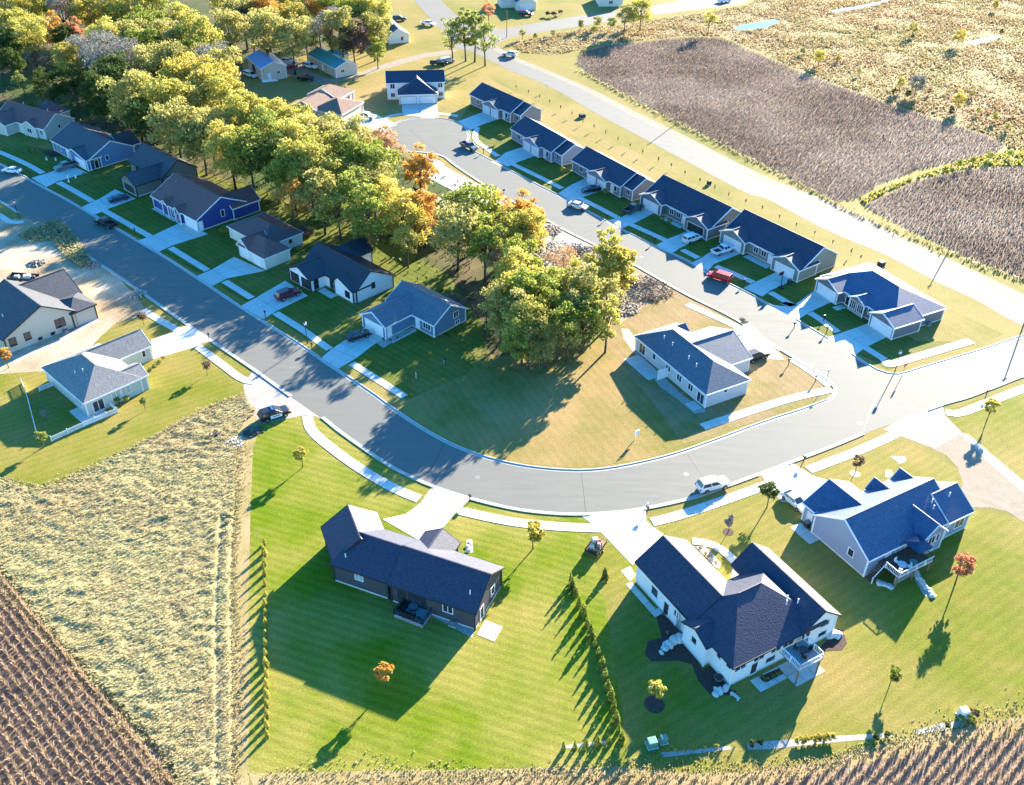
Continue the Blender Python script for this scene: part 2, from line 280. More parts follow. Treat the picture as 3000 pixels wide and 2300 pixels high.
# ---- main street: outer and inner edge as read from the photograph
inner = smooth(Ns((-120, 425), (0, 480), (55, 508), (135, 552), (197, 585), (288, 638), (462, 739), (575, 811), (705, 898), (883, 1011), (945, 1054), (1089, 1150), (1147, 1193), (1253, 1263), (1366, 1319), (1500, 1358), (1644, 1376), (1774, 1373), (1945, 1338), (2082, 1293), (2250, 1231), (2353, 1198), (2424, 1171)), 5)
outer = smooth(Ns((-120, 530), (0, 591), (51, 624), (130, 668), (205, 712), (257, 752), (342, 808), (462, 892), (544, 950), (616, 999), (750, 1090), (850, 1162), (942, 1224), (990, 1263), (1092, 1335), (1161, 1378), (1260, 1424), (1376, 1462), (1500, 1492), (1600, 1505), (1695, 1509), (1808, 1503), (1894, 1491), (2013, 1465), (2116, 1431), (2226, 1391), (2322, 1355), (2442, 1309), (2551, 1264), (2640, 1232), (2767, 1185), (2832, 1167), (2935, 1128), (3000, 1103), (3400, 960)), 5)
inner2 = smooth(Ns((2424, 1171), (2441, 1158), (2447, 1143), (2430, 1118), (2397, 1093), (2250, 1003), (2150, 934), (2013, 866), (1911, 808), (1808, 750), (1671, 684), (1534, 609), (1421, 544), (1330, 484), (1300, 460), (1257, 449), (1202, 445)), 4)
cul = smooth(Ns((1202, 445), (1150, 434), (1124, 412), (1122, 392), (1140, 370), (1180, 352), (1243, 344), (1310, 350), (1352, 364), (1374, 386), (1374, 404), (1366, 420)), 4)
east = smooth(Ns((1366, 420), (1372, 432), (1396, 447), (1454, 478), (1568, 538), (1630, 569), (1715, 614), (1805, 663), (1904, 713), (2020, 766), (2080, 803), (2202, 864), (2332, 936), (2425, 992), (2500, 1041), (2548, 1071), (2585, 1090), (2620, 1096), (2644, 1094), (2695, 1078), (2798, 1047), (2900, 1016), (3000, 982), (3400, 860)), 4)
street_poly = inner + inner2[1:] + cul[1:] + east[1:] + outer[::-1]
street = sheet('street', street_poly, .012, M['asphalt'])
sheet('side_street_apron', Ks(1, 2, (-70, 150), (-110, -60), (-10, -215), (80, -110), (560, 218), (480, 196), (390, 200), (220, 235), (60, 270)), .016, M['apron'])
sheet('side_street_apron', Ks(3, 2, (990, 318), (1060, 270), (1420, 110), (1490, 100), (1515, 195), (1660, 345), (1420, 478), (1130, 370)), .016, M['apron'])
hw_up = smooth(Ns((1380, 105), (1440, 125), (1500, 162), (1603, 205), (1740, 264), (1877, 335), (2013, 401), (2150, 472), (2250, 520), (2387, 575), (2524, 633), (2661, 705), (2798, 767), (3000, 862), (3400, 1050)), 4)
hw_lo = smooth(Ns((1320, 120), (1400, 160), (1500, 209), (1603, 250), (1740, 329), (1901, 414), (2048, 493), (2185, 565), (2250, 585), (2421, 674), (2592, 746), (2729, 818), (2866, 883), (2952, 934), (3000, 956), (3400, 1150)), 4)
hw = sheet('highway', hw_up + hw_lo[::-1], .014, M['asphalt_old'])
# paler far shoulder of the highway and the roads that meet at the far junction
def band(P, Q, a, b): return [tuple(np.array(p)*(1-a)+np.array(q)*a) for p, q in zip(P, Q)] + [tuple(np.array(p)*(1-b)+np.array(q)*b) for p, q in zip(P, Q)][::-1]
sheet('highway_shoulder', band([tuple(p) for p in resample(hw_up, 8)], [tuple(p) for p in resample(hw_lo, 8)][:len(resample(hw_up, 8))] + [hw_lo[-1]]*9, .0, .28), .018, M['gravel'])
sheet('far_road', OVs((830, -60), (880, -60), (1000, 55), (1075, 62), (1200, 40), (1400, 12), (1590, -25), (1640, -25), (1590, 8), (1400, 32), (1250, 55), (1100, 78), (1060, 95), (1040, 110), (980, 105), (940, 60)), .013, M['asphalt_old'])

# ---- driveways: pairs of points from the garage to the kerb, cast in slabs
DR = {}
def driveway(name, L, ncol=2, step=3.2):
    z = .030+.0011*len(DR)
    o = MB(); root = bpy.data.objects.new('driveway', None); C.objects.link(root); root['kind'] = 'structure'
    Lp = np.array([p[0] for p in L]); Rp = np.array([p[1] for p in L]); poly = [tuple(p) for p in Lp] + [tuple(p) for p in Rp[::-1]]
    DR[name] = poly
    for i in range(len(L)-1):
        n = max(1, round(np.linalg.norm((Lp[i+1]+Rp[i+1]-Lp[i]-Rp[i])/2)/step))
        for k in range(n):
            for c in range(ncol):
                q = []
                for t, s in ((k, c), (k, c+1), (k+1, c+1), (k+1, c)):
                    l = Lp[i]+(Lp[i+1]-Lp[i])*t/n; r = Rp[i]+(Rp[i+1]-Rp[i])*t/n; q.append(l+(r-l)*s/ncol)
                slab(q, z, root)
    return root
def slab(q, z, parent, mat=None, gap=.05, th=.06):
    q = np.array(q); c = q.mean(0); a = .5*sum(q[i][0]*q[(i+1) % 4][1]-q[(i+1) % 4][0]*q[i][1] for i in range(4))
    if a < 0: q = q[::-1]
    q = c+(q-c)*(1-gap/ (np.linalg.norm(q-c, axis=1).mean()))
    mb = MB(); v = [(x-c[0], y-c[1], h) for h in (z-th, z) for x, y in q]; mb.v = v
    mb.f = [(4, 5, 6, 7), (0, 1, 5, 4), (1, 2, 6, 5), (2, 3, 7, 6), (3, 0, 4, 7)]; mb.m = [0]*5
    o = mb.build('slab', mat or M['concrete'], parent); o.location = (c[0], c[1], 0); return o
def pr(f, *L): return [(f(*a), f(*b)) for a, b in L]
k11 = lambda x, y: K(1, 1, x, y); k00 = lambda x, y: K(0, 0, x, y); k01 = lambda x, y: K(0, 1, x, y); k12 = lambda x, y: K(1, 2, x, y)
k22 = lambda x, y: K(2, 2, x, y); k32 = lambda x, y: K(3, 2, x, y); k21 = lambda x, y: K(2, 1, x, y); k31 = lambda x, y: K(3, 1, x, y)
z3 = lambda x, y: Zp(3, x, y); z4 = lambda x, y: Zp(4, x, y); z6 = lambda x, y: Zp(6, x, y); z7 = lambda x, y: Zp(7, x, y); z9 = lambda x, y: Zp(9, x, y); z10 = lambda x, y: Zp(10, x, y); z1 = lambda x, y: Zp(1, x, y)
for nm, L in (('d7', pr(k11, ((930, 1122), (1098, 1222)), ((790, 1212), (1010, 1270)), ((650, 1305), (860, 1385)), ((548, 1392), (705, 1478)))),
              ('d6', pr(k11, ((250, 722), (445, 852)), ((0, 868), (185, 978)), ((-141, 945), (65, 1052)))),
              ('d5', pr(z4, ((735, 730), (925, 815)), ((600, 808), (690, 862)), ((500, 850), (605, 907)))),
              ('d4', pr(z4, ((430, 512), (580, 592)), ((245, 600), (365, 660)), ((150, 632), (275, 702)))),
              ('d3', pr(k00, ((985, 1620), (1165, 1700)), ((850, 1702), (930, 1787)), ((693, 1775), (805, 1842)))),
              ('d2', pr(z3, ((1130, 1110), (1400, 1240)), ((745, 1250), (945, 1372)), ((500, 1322), (740, 1470)))),
              ('d9', pr(k01, ((1290, 1230), (1312, 1395)), ((1465, 1170), (1640, 1300)), ((1592, 1105), (1797, 1237)))),
              ('d10', pr(k12, ((1080, 1085), (1390, 1265)), ((1280, 1040), (1610, 1150)), ((1410, 945), (1695, 1045)), ((1500, 812), (1830, 912)))),
              ('d11', pr(k22, ((1030, 1480), (1300, 1215)), ((750, 1185), (1195, 1140)), ((690, 1130), (1150, 1098)), ((580, 1050), (1150, 998)))),
              ('d12', pr(k32, ((300, 970), (510, 750)), ((110, 930), (400, 720)), ((0, 800), (300, 660)), ((-75, 685), (205, 600)))),
              ('d13', pr(k21, ((1885, 1140), (2060, 1385)), ((2040, 1082), (2335, 1402)))),
              ('d14a', pr(k31, ((412, 796), (578, 890)), ((200, 950), (360, 990)), ((-5, 925), (258, 1058)))),
              ('d14b', pr(k31, ((872, 1083), (1052, 1190)), ((640, 1165), (840, 1292)), ((508, 1210), (745, 1362)))),
              ('d15a', pr(z7, ((535, 428), (640, 488)), ((410, 512), (485, 548)), ((345, 545), (450, 590)))),
              ('d15b', pr(z7, ((862, 590), (965, 638)), ((725, 655), (820, 702)), ((655, 690), (768, 740)))),
              ('d16a', pr(k21, ((1110, 75), (1230, 138)), ((930, 185), (1040, 235)), ((820, 205), (948, 272)))),
              ('d16b', pr(z7, ((340, 350), (425, 390)), ((205, 405), (285, 455)), ((135, 442), (240, 484)))),
              ('d17', pr(z6, ((745, 600), (855, 675)), ((640, 650), (720, 720)), ((568, 698), (652, 748)))),
              ('d18', pr(z6, ((355, 415), (445, 465)), ((250, 450), (320, 510)), ((186, 500), (265, 535)))),
              ('d19', pr(z10, ((795, 812), (910, 862)), ((690, 850), (770, 910)), ((598, 885), (690, 948)))),
              ('d20', pr(z10, ((190, 740), (445, 733)), ((195, 840), (460, 858)))),
              ('d21', pr(z9, ((870, 865), (995, 795)), ((1000, 920), (1140, 850)), ((1110, 962), (1250, 908))))):
    driveway(nm, L)
driveway('west_drive', [(OV(905, 375), OV(1040, 445)), (OV(930, 345), OV(1090, 430))], 3)   # the strip of concrete before the houses hidden in the trees

# ---- sidewalks, slab by slab
NSW = [0]
def sidewalk(pts, width=1.5, sm=True):
    NSW[0] += 1; z = .060+.0013*NSW[0]
    P = smooth(pts, 5) if sm and len(pts) > 2 else pts
    P = resample(P, 1.6); n = normals(P); root = bpy.data.objects.new('sidewalk', None); C.objects.link(root); root['kind'] = 'structure'
    a = P+n*width/2; b = P-n*width/2; cen = (P[1:]+P[:-1])/2; hide = np.zeros(len(cen), bool)
    for d in DR.values(): hide |= inpoly(cen, d)
    for i in range(len(P)-1):
        if not hide[i]: slab([a[i], a[i+1], b[i+1], b[i]], z, root, gap=.045)
    return root
sidewalk(Ns((-100, 405), (0, 446), (82, 483), (155, 525), (201, 550), (265, 587), (298, 612), (438, 692), (493, 722), (613, 796), (661, 826), (736, 873), (820, 925), (893, 971), (962, 1021), (1058, 1082), (1161, 1147), (1185, 1163)), 1.55)
sidewalk(Ns((901, 1219), (907, 1250), (925, 1274), (955, 1300), (1024, 1352), (1092, 1396), (1161, 1434), (1246, 1468), (1349, 1497), (1500, 1529), (1637, 1543), (1760, 1548)), 1.8)
sidewalk(Ns((1880, 1536), (1979, 1513), (2116, 1468), (2236, 1425), (2300, 1402), (2363, 1379), (2490, 1331), (2592, 1287), (2622, 1272)), 1.8)
sidewalk(Ns((2770, 1208), (2811, 1211), (2900, 1177), (2962, 1153), (3050, 1120)), 1.8)
sidewalk(Ns((2058, 1251), (2250, 1188), (2336, 1163), (2437, 1141)), 1.8)
sidewalk(Ns((2013, 892), (2100, 930), (2190, 972)), 1.8); sidewalk(Ns((2318, 1052), (2380, 1092), (2432, 1132)), 1.6)
sidewalk([z6(82, 285), z6(66, 350), z6(80, 385), z6(130, 420), z6(190, 462), z6(270, 508), z6(420, 580), z6(560, 650), z6(650, 700), z6(790, 770), z6(930, 845), z6(1010, 885), z7(0, 318), z7(205, 412), z7(285, 458), z7(395, 515), z7(470, 552), z7(600, 605), z7(730, 665), z7(810, 712), z7(960, 802), k31(120, 905), k31(370, 1005), k31(600, 1165), k31(700, 1215), k31(1000, 1400)], 1.6)
sidewalk([k31(1000, 1400), k31(1030, 1450), k31(1090, 1430), k31(1400, 1338), k31(1740, 1238)], 1.9)
sidewalk(Ks(0, 1, (1222, 975), (1380, 1070), (1530, 1150)), 1.6, sm=False); sidewalk(Ks(0, 1, (1690, 1285), (1900, 1440), (2070, 1565), (2180, 1590)), 1.6)
sidewalk(Ns((-60, 600), (0, 632), (28, 650), (45, 652), (70, 650)), 1.5)
sidewalk([z10(0, 940), z10(60, 865), z10(180, 832), z10(330, 828), z10(460, 828), z10(600, 845)], 1.5)
sidewalk(Ks(1, 0, (1330, 1325), (1430, 1335), (1520, 1370), (1700, 1480), (1960, 1650), (2180, 1790)), 1.6)
# steps and paths at the houses
for q in (Ks(2, 2, (930, 1525), (1010, 1485), (1060, 1560), (1010, 1620)),): slab(q, .03, street)
walk = sidewalk([z1(1140, 345), z1(1060, 260), z1(960, 185), z1(850, 140), z1(700, 120)], 1.4)
for q in ([k12(1740, 1945), k12(1860, 1950), k12(2115, 2000), k12(2040, 2132)],): slab([K(1, 3, 1890, 395), K(1, 3, 1960, 265), K(1, 3, 2115, 325), K(1, 3, 2040, 455)], .04, bpy.data.objects['sidewalk'])
# ---- kerbs and gutters
drv = list(DR.values())
def kerb(P, inward, wd=.2, h=.14):
    P = resample(P, 2.0); n = normals(P)*inward; mid = (P[1:]+P[:-1])/2; hide = np.zeros(len(mid), bool)
    for d in drv: hide |= inpoly(mid-n[:-1]*.8, d)
    mb = MB(); gb = MB()
    for i in range(len(P)-1):
        a0, a1, b0, b1 = P[i], P[i+1], P[i]-n[i]*wd, P[i+1]-n[i+1]*wd; c0, c1 = P[i]+n[i]*.5, P[i+1]+n[i+1]*.5
        hh = .035 if hide[i] else h
        V = lambda p, z: (p[0], p[1], z)
        mb.quad(V(a0, .015), V(a1, .015), V(a1, hh), V(a0, hh)); mb.quad(V(a0, hh), V(a1, hh), V(b1, hh), V(b0, hh)); mb.quad(V(b0, hh), V(b1, hh), V(b1, 0), V(b0, 0))
        gb.quad(V(a0, .02), V(a1, .02), V(c1, .02), V(c0, .02))
    o = mb.build('kerb', M['kerb']); o['kind'] = 'structure'; gb.build('gutter', M['kerb'], o); return o
kerb(inner, -1); kerb(inner2, -1); kerb(cul, -1); kerb(east, -1)
kerb(outer[:11], 1); kerb(outer[22:56], 1); kerb(outer[60:140], 1); kerb(outer[148:], 1)

# manhole covers and sealed cracks in the asphalt
M['iron'] = pm('cast_iron', (.16, .15, .14), (.22, .2, .19), scale=5, rough=.6, fine=.15); M['tar'] = pm('crack_sealant', (.025, .025, .027), rough=.6, fine=.1)
for p in (k22(1490, 700), k12(1895, 725), k32(785, 262), k32(1235, 125), k31(380, 1435), k21(1110, 520), k11(10, 1545), k01(1100, 460)):
    mb = MB(); mb.quad(*[(p[0]+.42*math.cos(a), p[1]+.42*math.sin(a), .017) for a in np.linspace(0, 6.283, 17)[:-1]]); mb.build('manhole_cover', M['iron'], street)
def seam_line(pts):
    P = resample(smooth(pts, 4), 1.2); P = P+rng.normal(0, .06, P.shape); n = normals(P); mb = MB()
    for i in range(len(P)-1): mb.quad((*(P[i]+n[i]*.035), .0165), (*(P[i]-n[i]*.035), .0165), (*(P[i+1]-n[i+1]*.035), .0165), (*(P[i+1]+n[i+1]*.035), .0165))
    mb.build('crack_seal', M['tar'], street)
for q in ([px(1703, 1380), px(1710, 1445), px(1716, 1506)], [px(765, 1095), px(820, 1058), px(870, 1025)], [px(2013, 1330), px(2060, 1400), px(2085, 1436)], [px(1300, 1300), px(1270, 1360), px(1240, 1410)], [px(560, 950), px(640, 900), px(690, 880)], [px(2250, 1235), px(2290, 1300), px(2330, 1350)], [px(2600, 1110), px(2560, 1180), px(2530, 1260)], [px(1330, 480), px(1250, 420), px(1200, 380)], [px(1700, 690), px(1760, 660), px(1790, 655)], [px(2100, 900), px(2170, 870), px(2190, 862)]): seam_line(q)
# ================================================================ houses
def roof_geo(w):
    """corner heights and ridge of one wing; returns top faces (lists of 3d points), ordered eave corners, edges"""
    u0, u1, v0, v1, ax, ze, zr, ends = w[:8]
    if ax == 'v':  # swap so that the ridge runs along the first axis
        a0, a1, b0, b1 = v0, v1, u0, u1; T = lambda a, b, z: (b, a, z)
    else: a0, a1, b0, b1 = u0, u1, v0, v1; T = lambda a, b, z: (a, b, z)
    bm = w[8] if len(w) > 8 and w[8] is not None else (b0+b1)/2
    hl = w[10] if len(w) > 10 else min((b1-b0)/2, (a1-a0)/2-.01)
    r0 = a0+(hl if ends[0] == 'h' else 0); r1 = a1-(hl if ends[1] == 'h' else 0)
    return T, a0, a1, b0, b1, bm, r0, r1, ze, zr, ends
def flipn(f, up=True):
    a, b, c = Vector(f[0]), Vector(f[1]), Vector(f[2]); n = (b-a).cross(c-a)
    return f if (n.z > 0) == up else f[::-1]
def build_wing(root, w, wallm_, roofm_, trimm, ov=.38, seam=None):
    T, a0, a1, b0, b1, bm, r0, r1, ze, zr, ends = roof_geo(w)
    A, B, Cc, D = (a0, b0, ze), (a1, b0, ze), (a1, b1, ze), (a0, b1, ze); P, Q = (r0, bm, zr), (r1, bm, zr)
    tops = [[A, B, Q, P], [Cc, D, P, Q]]
    if ends[0] == 'h': tops.append([D, A, P])
    if ends[1] == 'h': tops.append([B, Cc, Q])
    rb = MB(); fb = MB(); th = .2
    for f in tops:
        t = flipn([T(*p) for p in f]); rb.quad(*t); rb.quad(*[(x, y, z-th) for x, y, z in t[::-1]], m=1)
    def fas(p, q, out):
        p, q = T(*p), T(*q); e = .03; o_ = T(out[0]*e, out[1]*e, 0)
        a = [(s[0]+o_[0], s[1]+o_[1], s[2]+dz) for s, dz in ((p, .02), (q, .02), (q, -th-.03), (p, -th-.03))]; fb.quad(*a)
        fb.quad(*[(s[0]-2*o_[0]*1.2, s[1]-2*o_[1]*1.2, s[2]) for s in a][::-1]); fb.quad(a[0], a[1], (a[1][0]-o_[0]*3.4, a[1][1]-o_[1]*3.4, a[1][2]), (a[0][0]-o_[0]*3.4, a[0][1]-o_[1]*3.4, a[0][2]))
    fas(A, B, (0, -1)); fas(Cc, D, (0, 1))
    if ends[0] == 'h': fas(D, A, (-1, 0))
    else: fas(A, P, (-1, 0)); fas(P, D, (-1, 0))
    if ends[1] == 'h': fas(B, Cc, (1, 0))
    else: fas(B, Q, (1, 0)); fas(Q, Cc, (1, 0))
    # walls
    s0 = (zr-ze)/(bm-b0); s1 = (zr-ze)/(b1-bm); i0 = a0+ov; i1 = a1-ov; j0 = b0+ov; j1 = b1-ov; z0 = ze+s0*ov-.08; z1_ = ze+s1*ov-.08; zr_ = zr-.1
    wb = MB(); N = lambda a, b, z: T(a, b, z)
    wb.quad(N(i0, j0, -.1), N(i1, j0, -.1), N(i1, j0, z0), N(i0, j0, z0)); wb.quad(N(i1, j1, -.1), N(i0, j1, -.1), N(i0, j1, z1_), N(i1, j1, z1_))
    for e, i in ((ends[0], i0), (ends[1], i1)):
        if e == 'h': wb.quad(N(i, j0, -.1), N(i, j1, -.1), N(i, j1, min(z0, z1_)), N(i, j0, min(z0, z1_)))
        else: wb.quad(N(i, j0, -.1), N(i, j1, -.1), N(i, j1, z1_), N(i, bm, zr_), N(i, j0, z0))
    wo = wb.build('wall', wallm_, root)
    for (i, j, z) in ((i0, j0, z0), (i1, j0, z0), (i1, j1, z1_), (i0, j1, z1_)):
        x, y, _ = N(i, j, 0); MB().box((x, y, z/2), (.2, .2, z)).build('corner_board', trimm, wo)
    ro = rb.build('roof', [roofm_, trimm], root); fb.build('fascia', trimm, ro)
    cap = MB(); cap.bar(T(r0, bm, zr+.015), T(r1, bm, zr+.015), .16); cap.build('ridge_cap', roofm_, ro)
    if seam:
        sb = MB(); n = int((a1-a0)/.5)
        for k in range(1, n):
            a = a0+(a1-a0)*k/n
            for b_, s in ((b0, s0), (b1, s1)):
                zt = zr
                bt = bm
                if a < r0: f = (a-a0)/(r0-a0); bt = b_+(bm-b_)*f; zt = ze+(zr-ze)*f
                if a > r1: f = (a1-a)/(a1-r1); bt = b_+(bm-b_)*f; zt = ze+(zr-ze)*f
                sb.bar(T(a, b_, ze+.02), T(a, bt, zt+.02), .07)
        o = sb.build('roof_seam', seam, ro); o['kind'] = 'stuff'
    return wo, ro
def opening(root, kind, wings, wi, side, s, z, wd, h, frame, pane, cols=1, trim_w=.1):
    """side: u0 u1 v0 v1 of wing wi; s along that side, z centre height"""
    u0, u1, v0, v1 = wings[wi][:4]; ov = .38; d = {'u0': (u0+ov, -1), 'u1': (u1-ov, 1), 'v0': (v0+ov, -1), 'v1': (v1-ov, 1)}[side]
    def W(t, zz, out):
        return (d[0]+d[1]*out, t, zz) if side[0] == 'u' else (t, d[0]+d[1]*out, zz)
    def bx(mb, t0, t1, z0, z1, o0, o1):
        p, q = W(t0, z0, o0), W(t1, z1, o1); mb.box([(a+b)/2 for a, b in zip(p, q)], [abs(a-b) for a, b in zip(p, q)])
    fr = MB(); a, b, lo, hi = s-wd/2, s+wd/2, z-h/2, z+h/2; tw = trim_w
    bx(fr, a-tw, b+tw, hi, hi+tw, 0, .07); bx(fr, a-tw, b+tw, lo-tw, lo, 0, .09); bx(fr, a-tw, a, lo, hi, 0, .07); bx(fr, b, b+tw, lo, hi, 0, .07)
    for c in range(1, cols): t = a+wd*c/cols; bx(fr, t-.04, t+.04, lo, hi, 0, .06)
    fo = fr.build(kind, frame, root)
    for c in range(cols):
        pb = MB(); bx(pb, a+wd*c/cols+.03, a+wd*(c+1)/cols-.03, lo, hi, .0, .025); pb.build('pane' if kind == 'window' else 'door_leaf', pane, fo)
    if kind == 'garage_door':
        for k in range(1, 4):
            gb = MB(); zz = lo+h*k/4; bx(gb, a+.05, b-.05, zz-.012, zz+.012, .0, .032); gb.build('panel_joint', M['galv'], fo)
    if kind == 'door':
        hb = MB(); t = a+wd*.85; bx(hb, t-.05, t+.05, lo+h*.45, lo+h*.5, .0, .07); hb.build('handle', M['galv'], fo)
    return fo
def house(name, label, org, head, wall, roof, wings, ops=(), trim='white', base='concrete', vents=(), seam=None, cat='house', group=None):
    root = thing(name, label, cat, (org[0], org[1], 0), R(head), group)
    for i, w in enumerate(wings):
        wm = w[9] if len(w) > 9 else wall; build_wing(root, w, M[wm], M[roof], M[trim], seam=M[seam] if seam else None)
        fb = MB(); u0, u1, v0, v1 = w[:4]; fb.box(((u0+u1)/2, (v0+v1)/2, .12), (u1-u0-.7, v1-v0-.7, .26)); fb.build('foundation', M[base], root)
    for o in ops:
        k, wi, side, s, z, wd, h = o[:7]; fr, pn, cols = (list(o[7:])+[None]*3)[:3]
        fr = M[fr or trim]; pn = M[pn or {'window': 'glass', 'door': 'white', 'garage_door': 'white'}[k]]
        opening(root, k, wings, wi, side, s, z, wd, h, fr, pn, cols or 1)
    for (u, v, z) in vents:
        vb = MB(); vb.tube([(u, v, z-.3), (u, v, z+.45)], [.09, .09], 8); vo = vb.build('vent_pipe', M['white'], root)
    return root
def W(s): return s
wn = lambda wi, side, s, z, wd=1.0, h=1.3, **k: ('window', wi, side, s, z, wd, h, k.get('f'), k.get('p'), k.get('c', 1))
gd = lambda wi, side, s, wd=4.9, h=2.15, **k: ('garage_door', wi, side, s, .15+h/2, wd, h, k.get('f'), k.get('p'))
dr = lambda wi, side, s, z=1.2, wd=.95, h=2.05, **k: ('door', wi, side, s, z, wd, h, k.get('f'), k.get('p'))

# -- dark house with the garage turned at 45 degrees
a45 = 45.0
h10 = house('house', 'dark charcoal ranch house with navy shingle roof and angled garage, arborvitae row beside its lawn', (-20.2, 94.2), -22.7, 'w_dark', 'r_navy',
    [(-2.4, 6.6, -3.9, 4.9, 'u', 3.4, 6.15, 'hg', None, 'w_dark', 2.2), (6.4, 19.2, -4.0, 5.0, 'u', 3.4, 6.3, 'gg'), (6.4, 11.85, 1.0, 6.8, 'v', 3.4, 5.0, 'gg')],
    [wn(0, 'v0', 1.9, 2.3, 1.1, 1.0, f='white', p='blind', c=2), wn(1, 'v0', 10.6, 1.9, 2.4, 2.1, f='dark_trim', c=2), wn(1, 'v0', 8.3, 2.0, 1.0, 1.4, f='dark_trim'), wn(1, 'v0', 15.0, 2.2, 1.3, 1.2, f='white', c=2), dr(1, 'u1', -1.6, f='white', p='dark_trim'), wn(1, 'u1', 1.8, 2.0, 1.0, 1.4, f='white')],
    trim='dark_trim', vents=[(17.5, -2.2, 4.9), (-0.5, -2.6, 4.4)])
g10 = bpy.data.objects.new('garage_wing', None); C.objects.link(g10); g10.parent = h10; g10.location = (-.15, .35, 0); g10.rotation_euler = (0, 0, R(135))
wg = (-1.2, 5.9, -4.05, 4.05, 'u', 3.4, 6.2, 'gg'); build_wing(g10, wg, M['w_dark'], M['r_navy'], M['dark_trim'])
opening(g10, 'garage_door', [wg], 0, 'u1', 0, 1.25, 5.0, 2.2, M['dark_trim'], M['dark_trim'])
for c_ in list(g10.children):
    c_.parent = h10; c_.location = g10.location; c_.rotation_euler = g10.rotation_euler
bpy.data.objects.remove(g10)
# -- white house
h11 = house('house', 'white two-level house with navy hip roof, raised grey deck and limestone boulders at its corners', (20.3, 94.5), -60, 'w_white', 'r_navy',
    [(0.0, 12.2, -4.2, 4.4, 'u', 3.8, 6.6, 'gg'), (8.6, 20.1, -4.2, 11.0, 'v', 3.8, 7.4, 'hh', 13.4), (6.6, 20.2, 6.6, 13.2, 'u', 3.8, 6.35, 'gg'), (11.3, 16.2, -5.1, -1.0, 'v', 3.8, 5.0, 'gg')],
    [wn(0, 'v0', 4.3, 1.9, 1.3, 1.4, f='white'), dr(0, 'v0', 6.9, p='dark_trim'), wn(0, 'v0', 8.9, 2.2, .8, 1.0), wn(3, 'u0', -4.4, 2.3, .4, .6), wn(3, 'v0', 13.6, 2.5, .9, 1.0, f='white'), wn(1, 'v0', 17.2, 3.0, .7, .9), wn(1, 'v0', 19.0, 3.1, .8, .8),
     wn(1, 'u1', -2.6, 2.95, 1.7, 1.1, c=2), wn(1, 'u1', 0.3, 3.0, 1.6, 1.1, c=2), dr(1, 'u1', -.2, 1.15, 1.0, 2.0, p='dark_trim'), wn(1, 'u1', 3.0, 3.0, 1.5, 1.1, c=2), wn(1, 'u1', 2.4, 1.35, 1.5, .9),
     wn(1, 'u1', 5.0, 3.0, 1.7, 1.3, c=2), wn(2, 'u1', 7.6, 3.0, 1.7, 1.3, c=2), wn(2, 'u1', 10.9, 3.2, 1.4, .8), wn(2, 'u1', 10.9, 1.3, 1.4, .8), wn(2, 'u1', 7.6, 1.1, 1.8, 1.9, c=2)],
    vents=[(16.4, 7.0, 6.6), (17.3, 8.0, 6.3), (16.8, 6.6, 6.3)])
for m_ in [c for c in h11.children if c.name.startswith('roof')]:
    for q in m_.children:
        if q.name.startswith('fascia'): q.data.materials[0] = M['dark_trim']
# -- blue-grey house with dormers
h12 = house('house', 'blue-grey house with blue shingle roof, two small front dormers and a deck with white railing', (45.5, 98.1), 30.3, 'w_slate', 'r_blue',
    [(0, 17.5, -5.4, 5.3, 'u', 3.4, 6.8, 'gg'), (15.5, 20.8, -5.6, 2.0, 'u', 3.4, 5.9, 'gg', -1.7), (0.7, 10.0, 0.5, 8.0, 'v', 3.2, 5.7, 'gg'), (8.9, 14.3, -6.5, -1.0, 'v', 3.4, 5.7, 'gg'), (10.6, 13.6, 1.2, 5.6, 'v', 3.5, 5.05, 'gg'), (15.6, 18.5, 1.2, 5.3, 'v', 3.5, 5.05, 'gg')],
    [wn(0, 'u0', -2.1, 2.1, .9, 1.2), wn(2, 'u0', 4.6, 2.2, .8, 1.2), dr(2, 'u0', 6.4), wn(3, 'v0', 11.6, 2.6, 1.2, 1.3, c=2), wn(3, 'v0', 10.4, 2.6, .5, 1.3, p='dark_trim'), wn(3, 'v0', 12.8, 2.6, .5, 1.3, p='dark_trim'), wn(3, 'v0', 12.0, 1.0, .8, .9), wn(1, 'v0', 16.0, 2.7, .8, .7), wn(1, 'v0', 18.6, 2.0, 1.8, 1.6, c=2), dr(0, 'v0', 4.4, 2.0, .9, 2.0), wn(0, 'v0', 6.8, 2.4, 1.8, 1.4, p='blind', c=2)],
    vents=[(14.6, -2.6, 5.7), (14.3, -3.3, 5.2), (18.0, -2.8, 5.6)])
# -- pale house with slate roof on the corner lot
h13 = house('house', 'pale grey house with slate-blue hip roof and long rear patio on the dry corner lot', (28.2, 148.0), -60.6, 'w_lgrey', 'r_slate',
    [(-4.9, 16.1, -4.3, 5.3, 'u', 3.0, 5.6, 'hh'), (-0.9, 10.9, 0.5, 10.1, 'v', 3.0, 5.5, 'gg'), (-4.4, -1.3, 2.5, 5.6, 'v', 3.0, 4.0, 'gg')],
    [wn(0, 'v0', -2.6, 1.3, 1.7, 1.9, c=2), wn(0, 'v0', 1.0, 1.8, .8, 1.1), wn(0, 'v0', 5.2, 1.8, 1.2, 1.1, c=2), wn(0, 'v0', 8.4, 1.7, 1.2, 1.2, c=2), wn(0, 'v0', 11.6, 1.7, 1.2, 1.2, c=2), wn(0, 'v0', 14.4, 1.25, 1.7, 1.9, c=2), wn(0, 'u1', 0.2, 2.2, .8, .5), gd(1, 'v1', 5.0, 4.9)],
    vents=[(0.3, -1.6, 4.7), (2.8, -1.6, 4.7), (7.6, -1.7, 4.7), (10, -1.9, 4.6)])
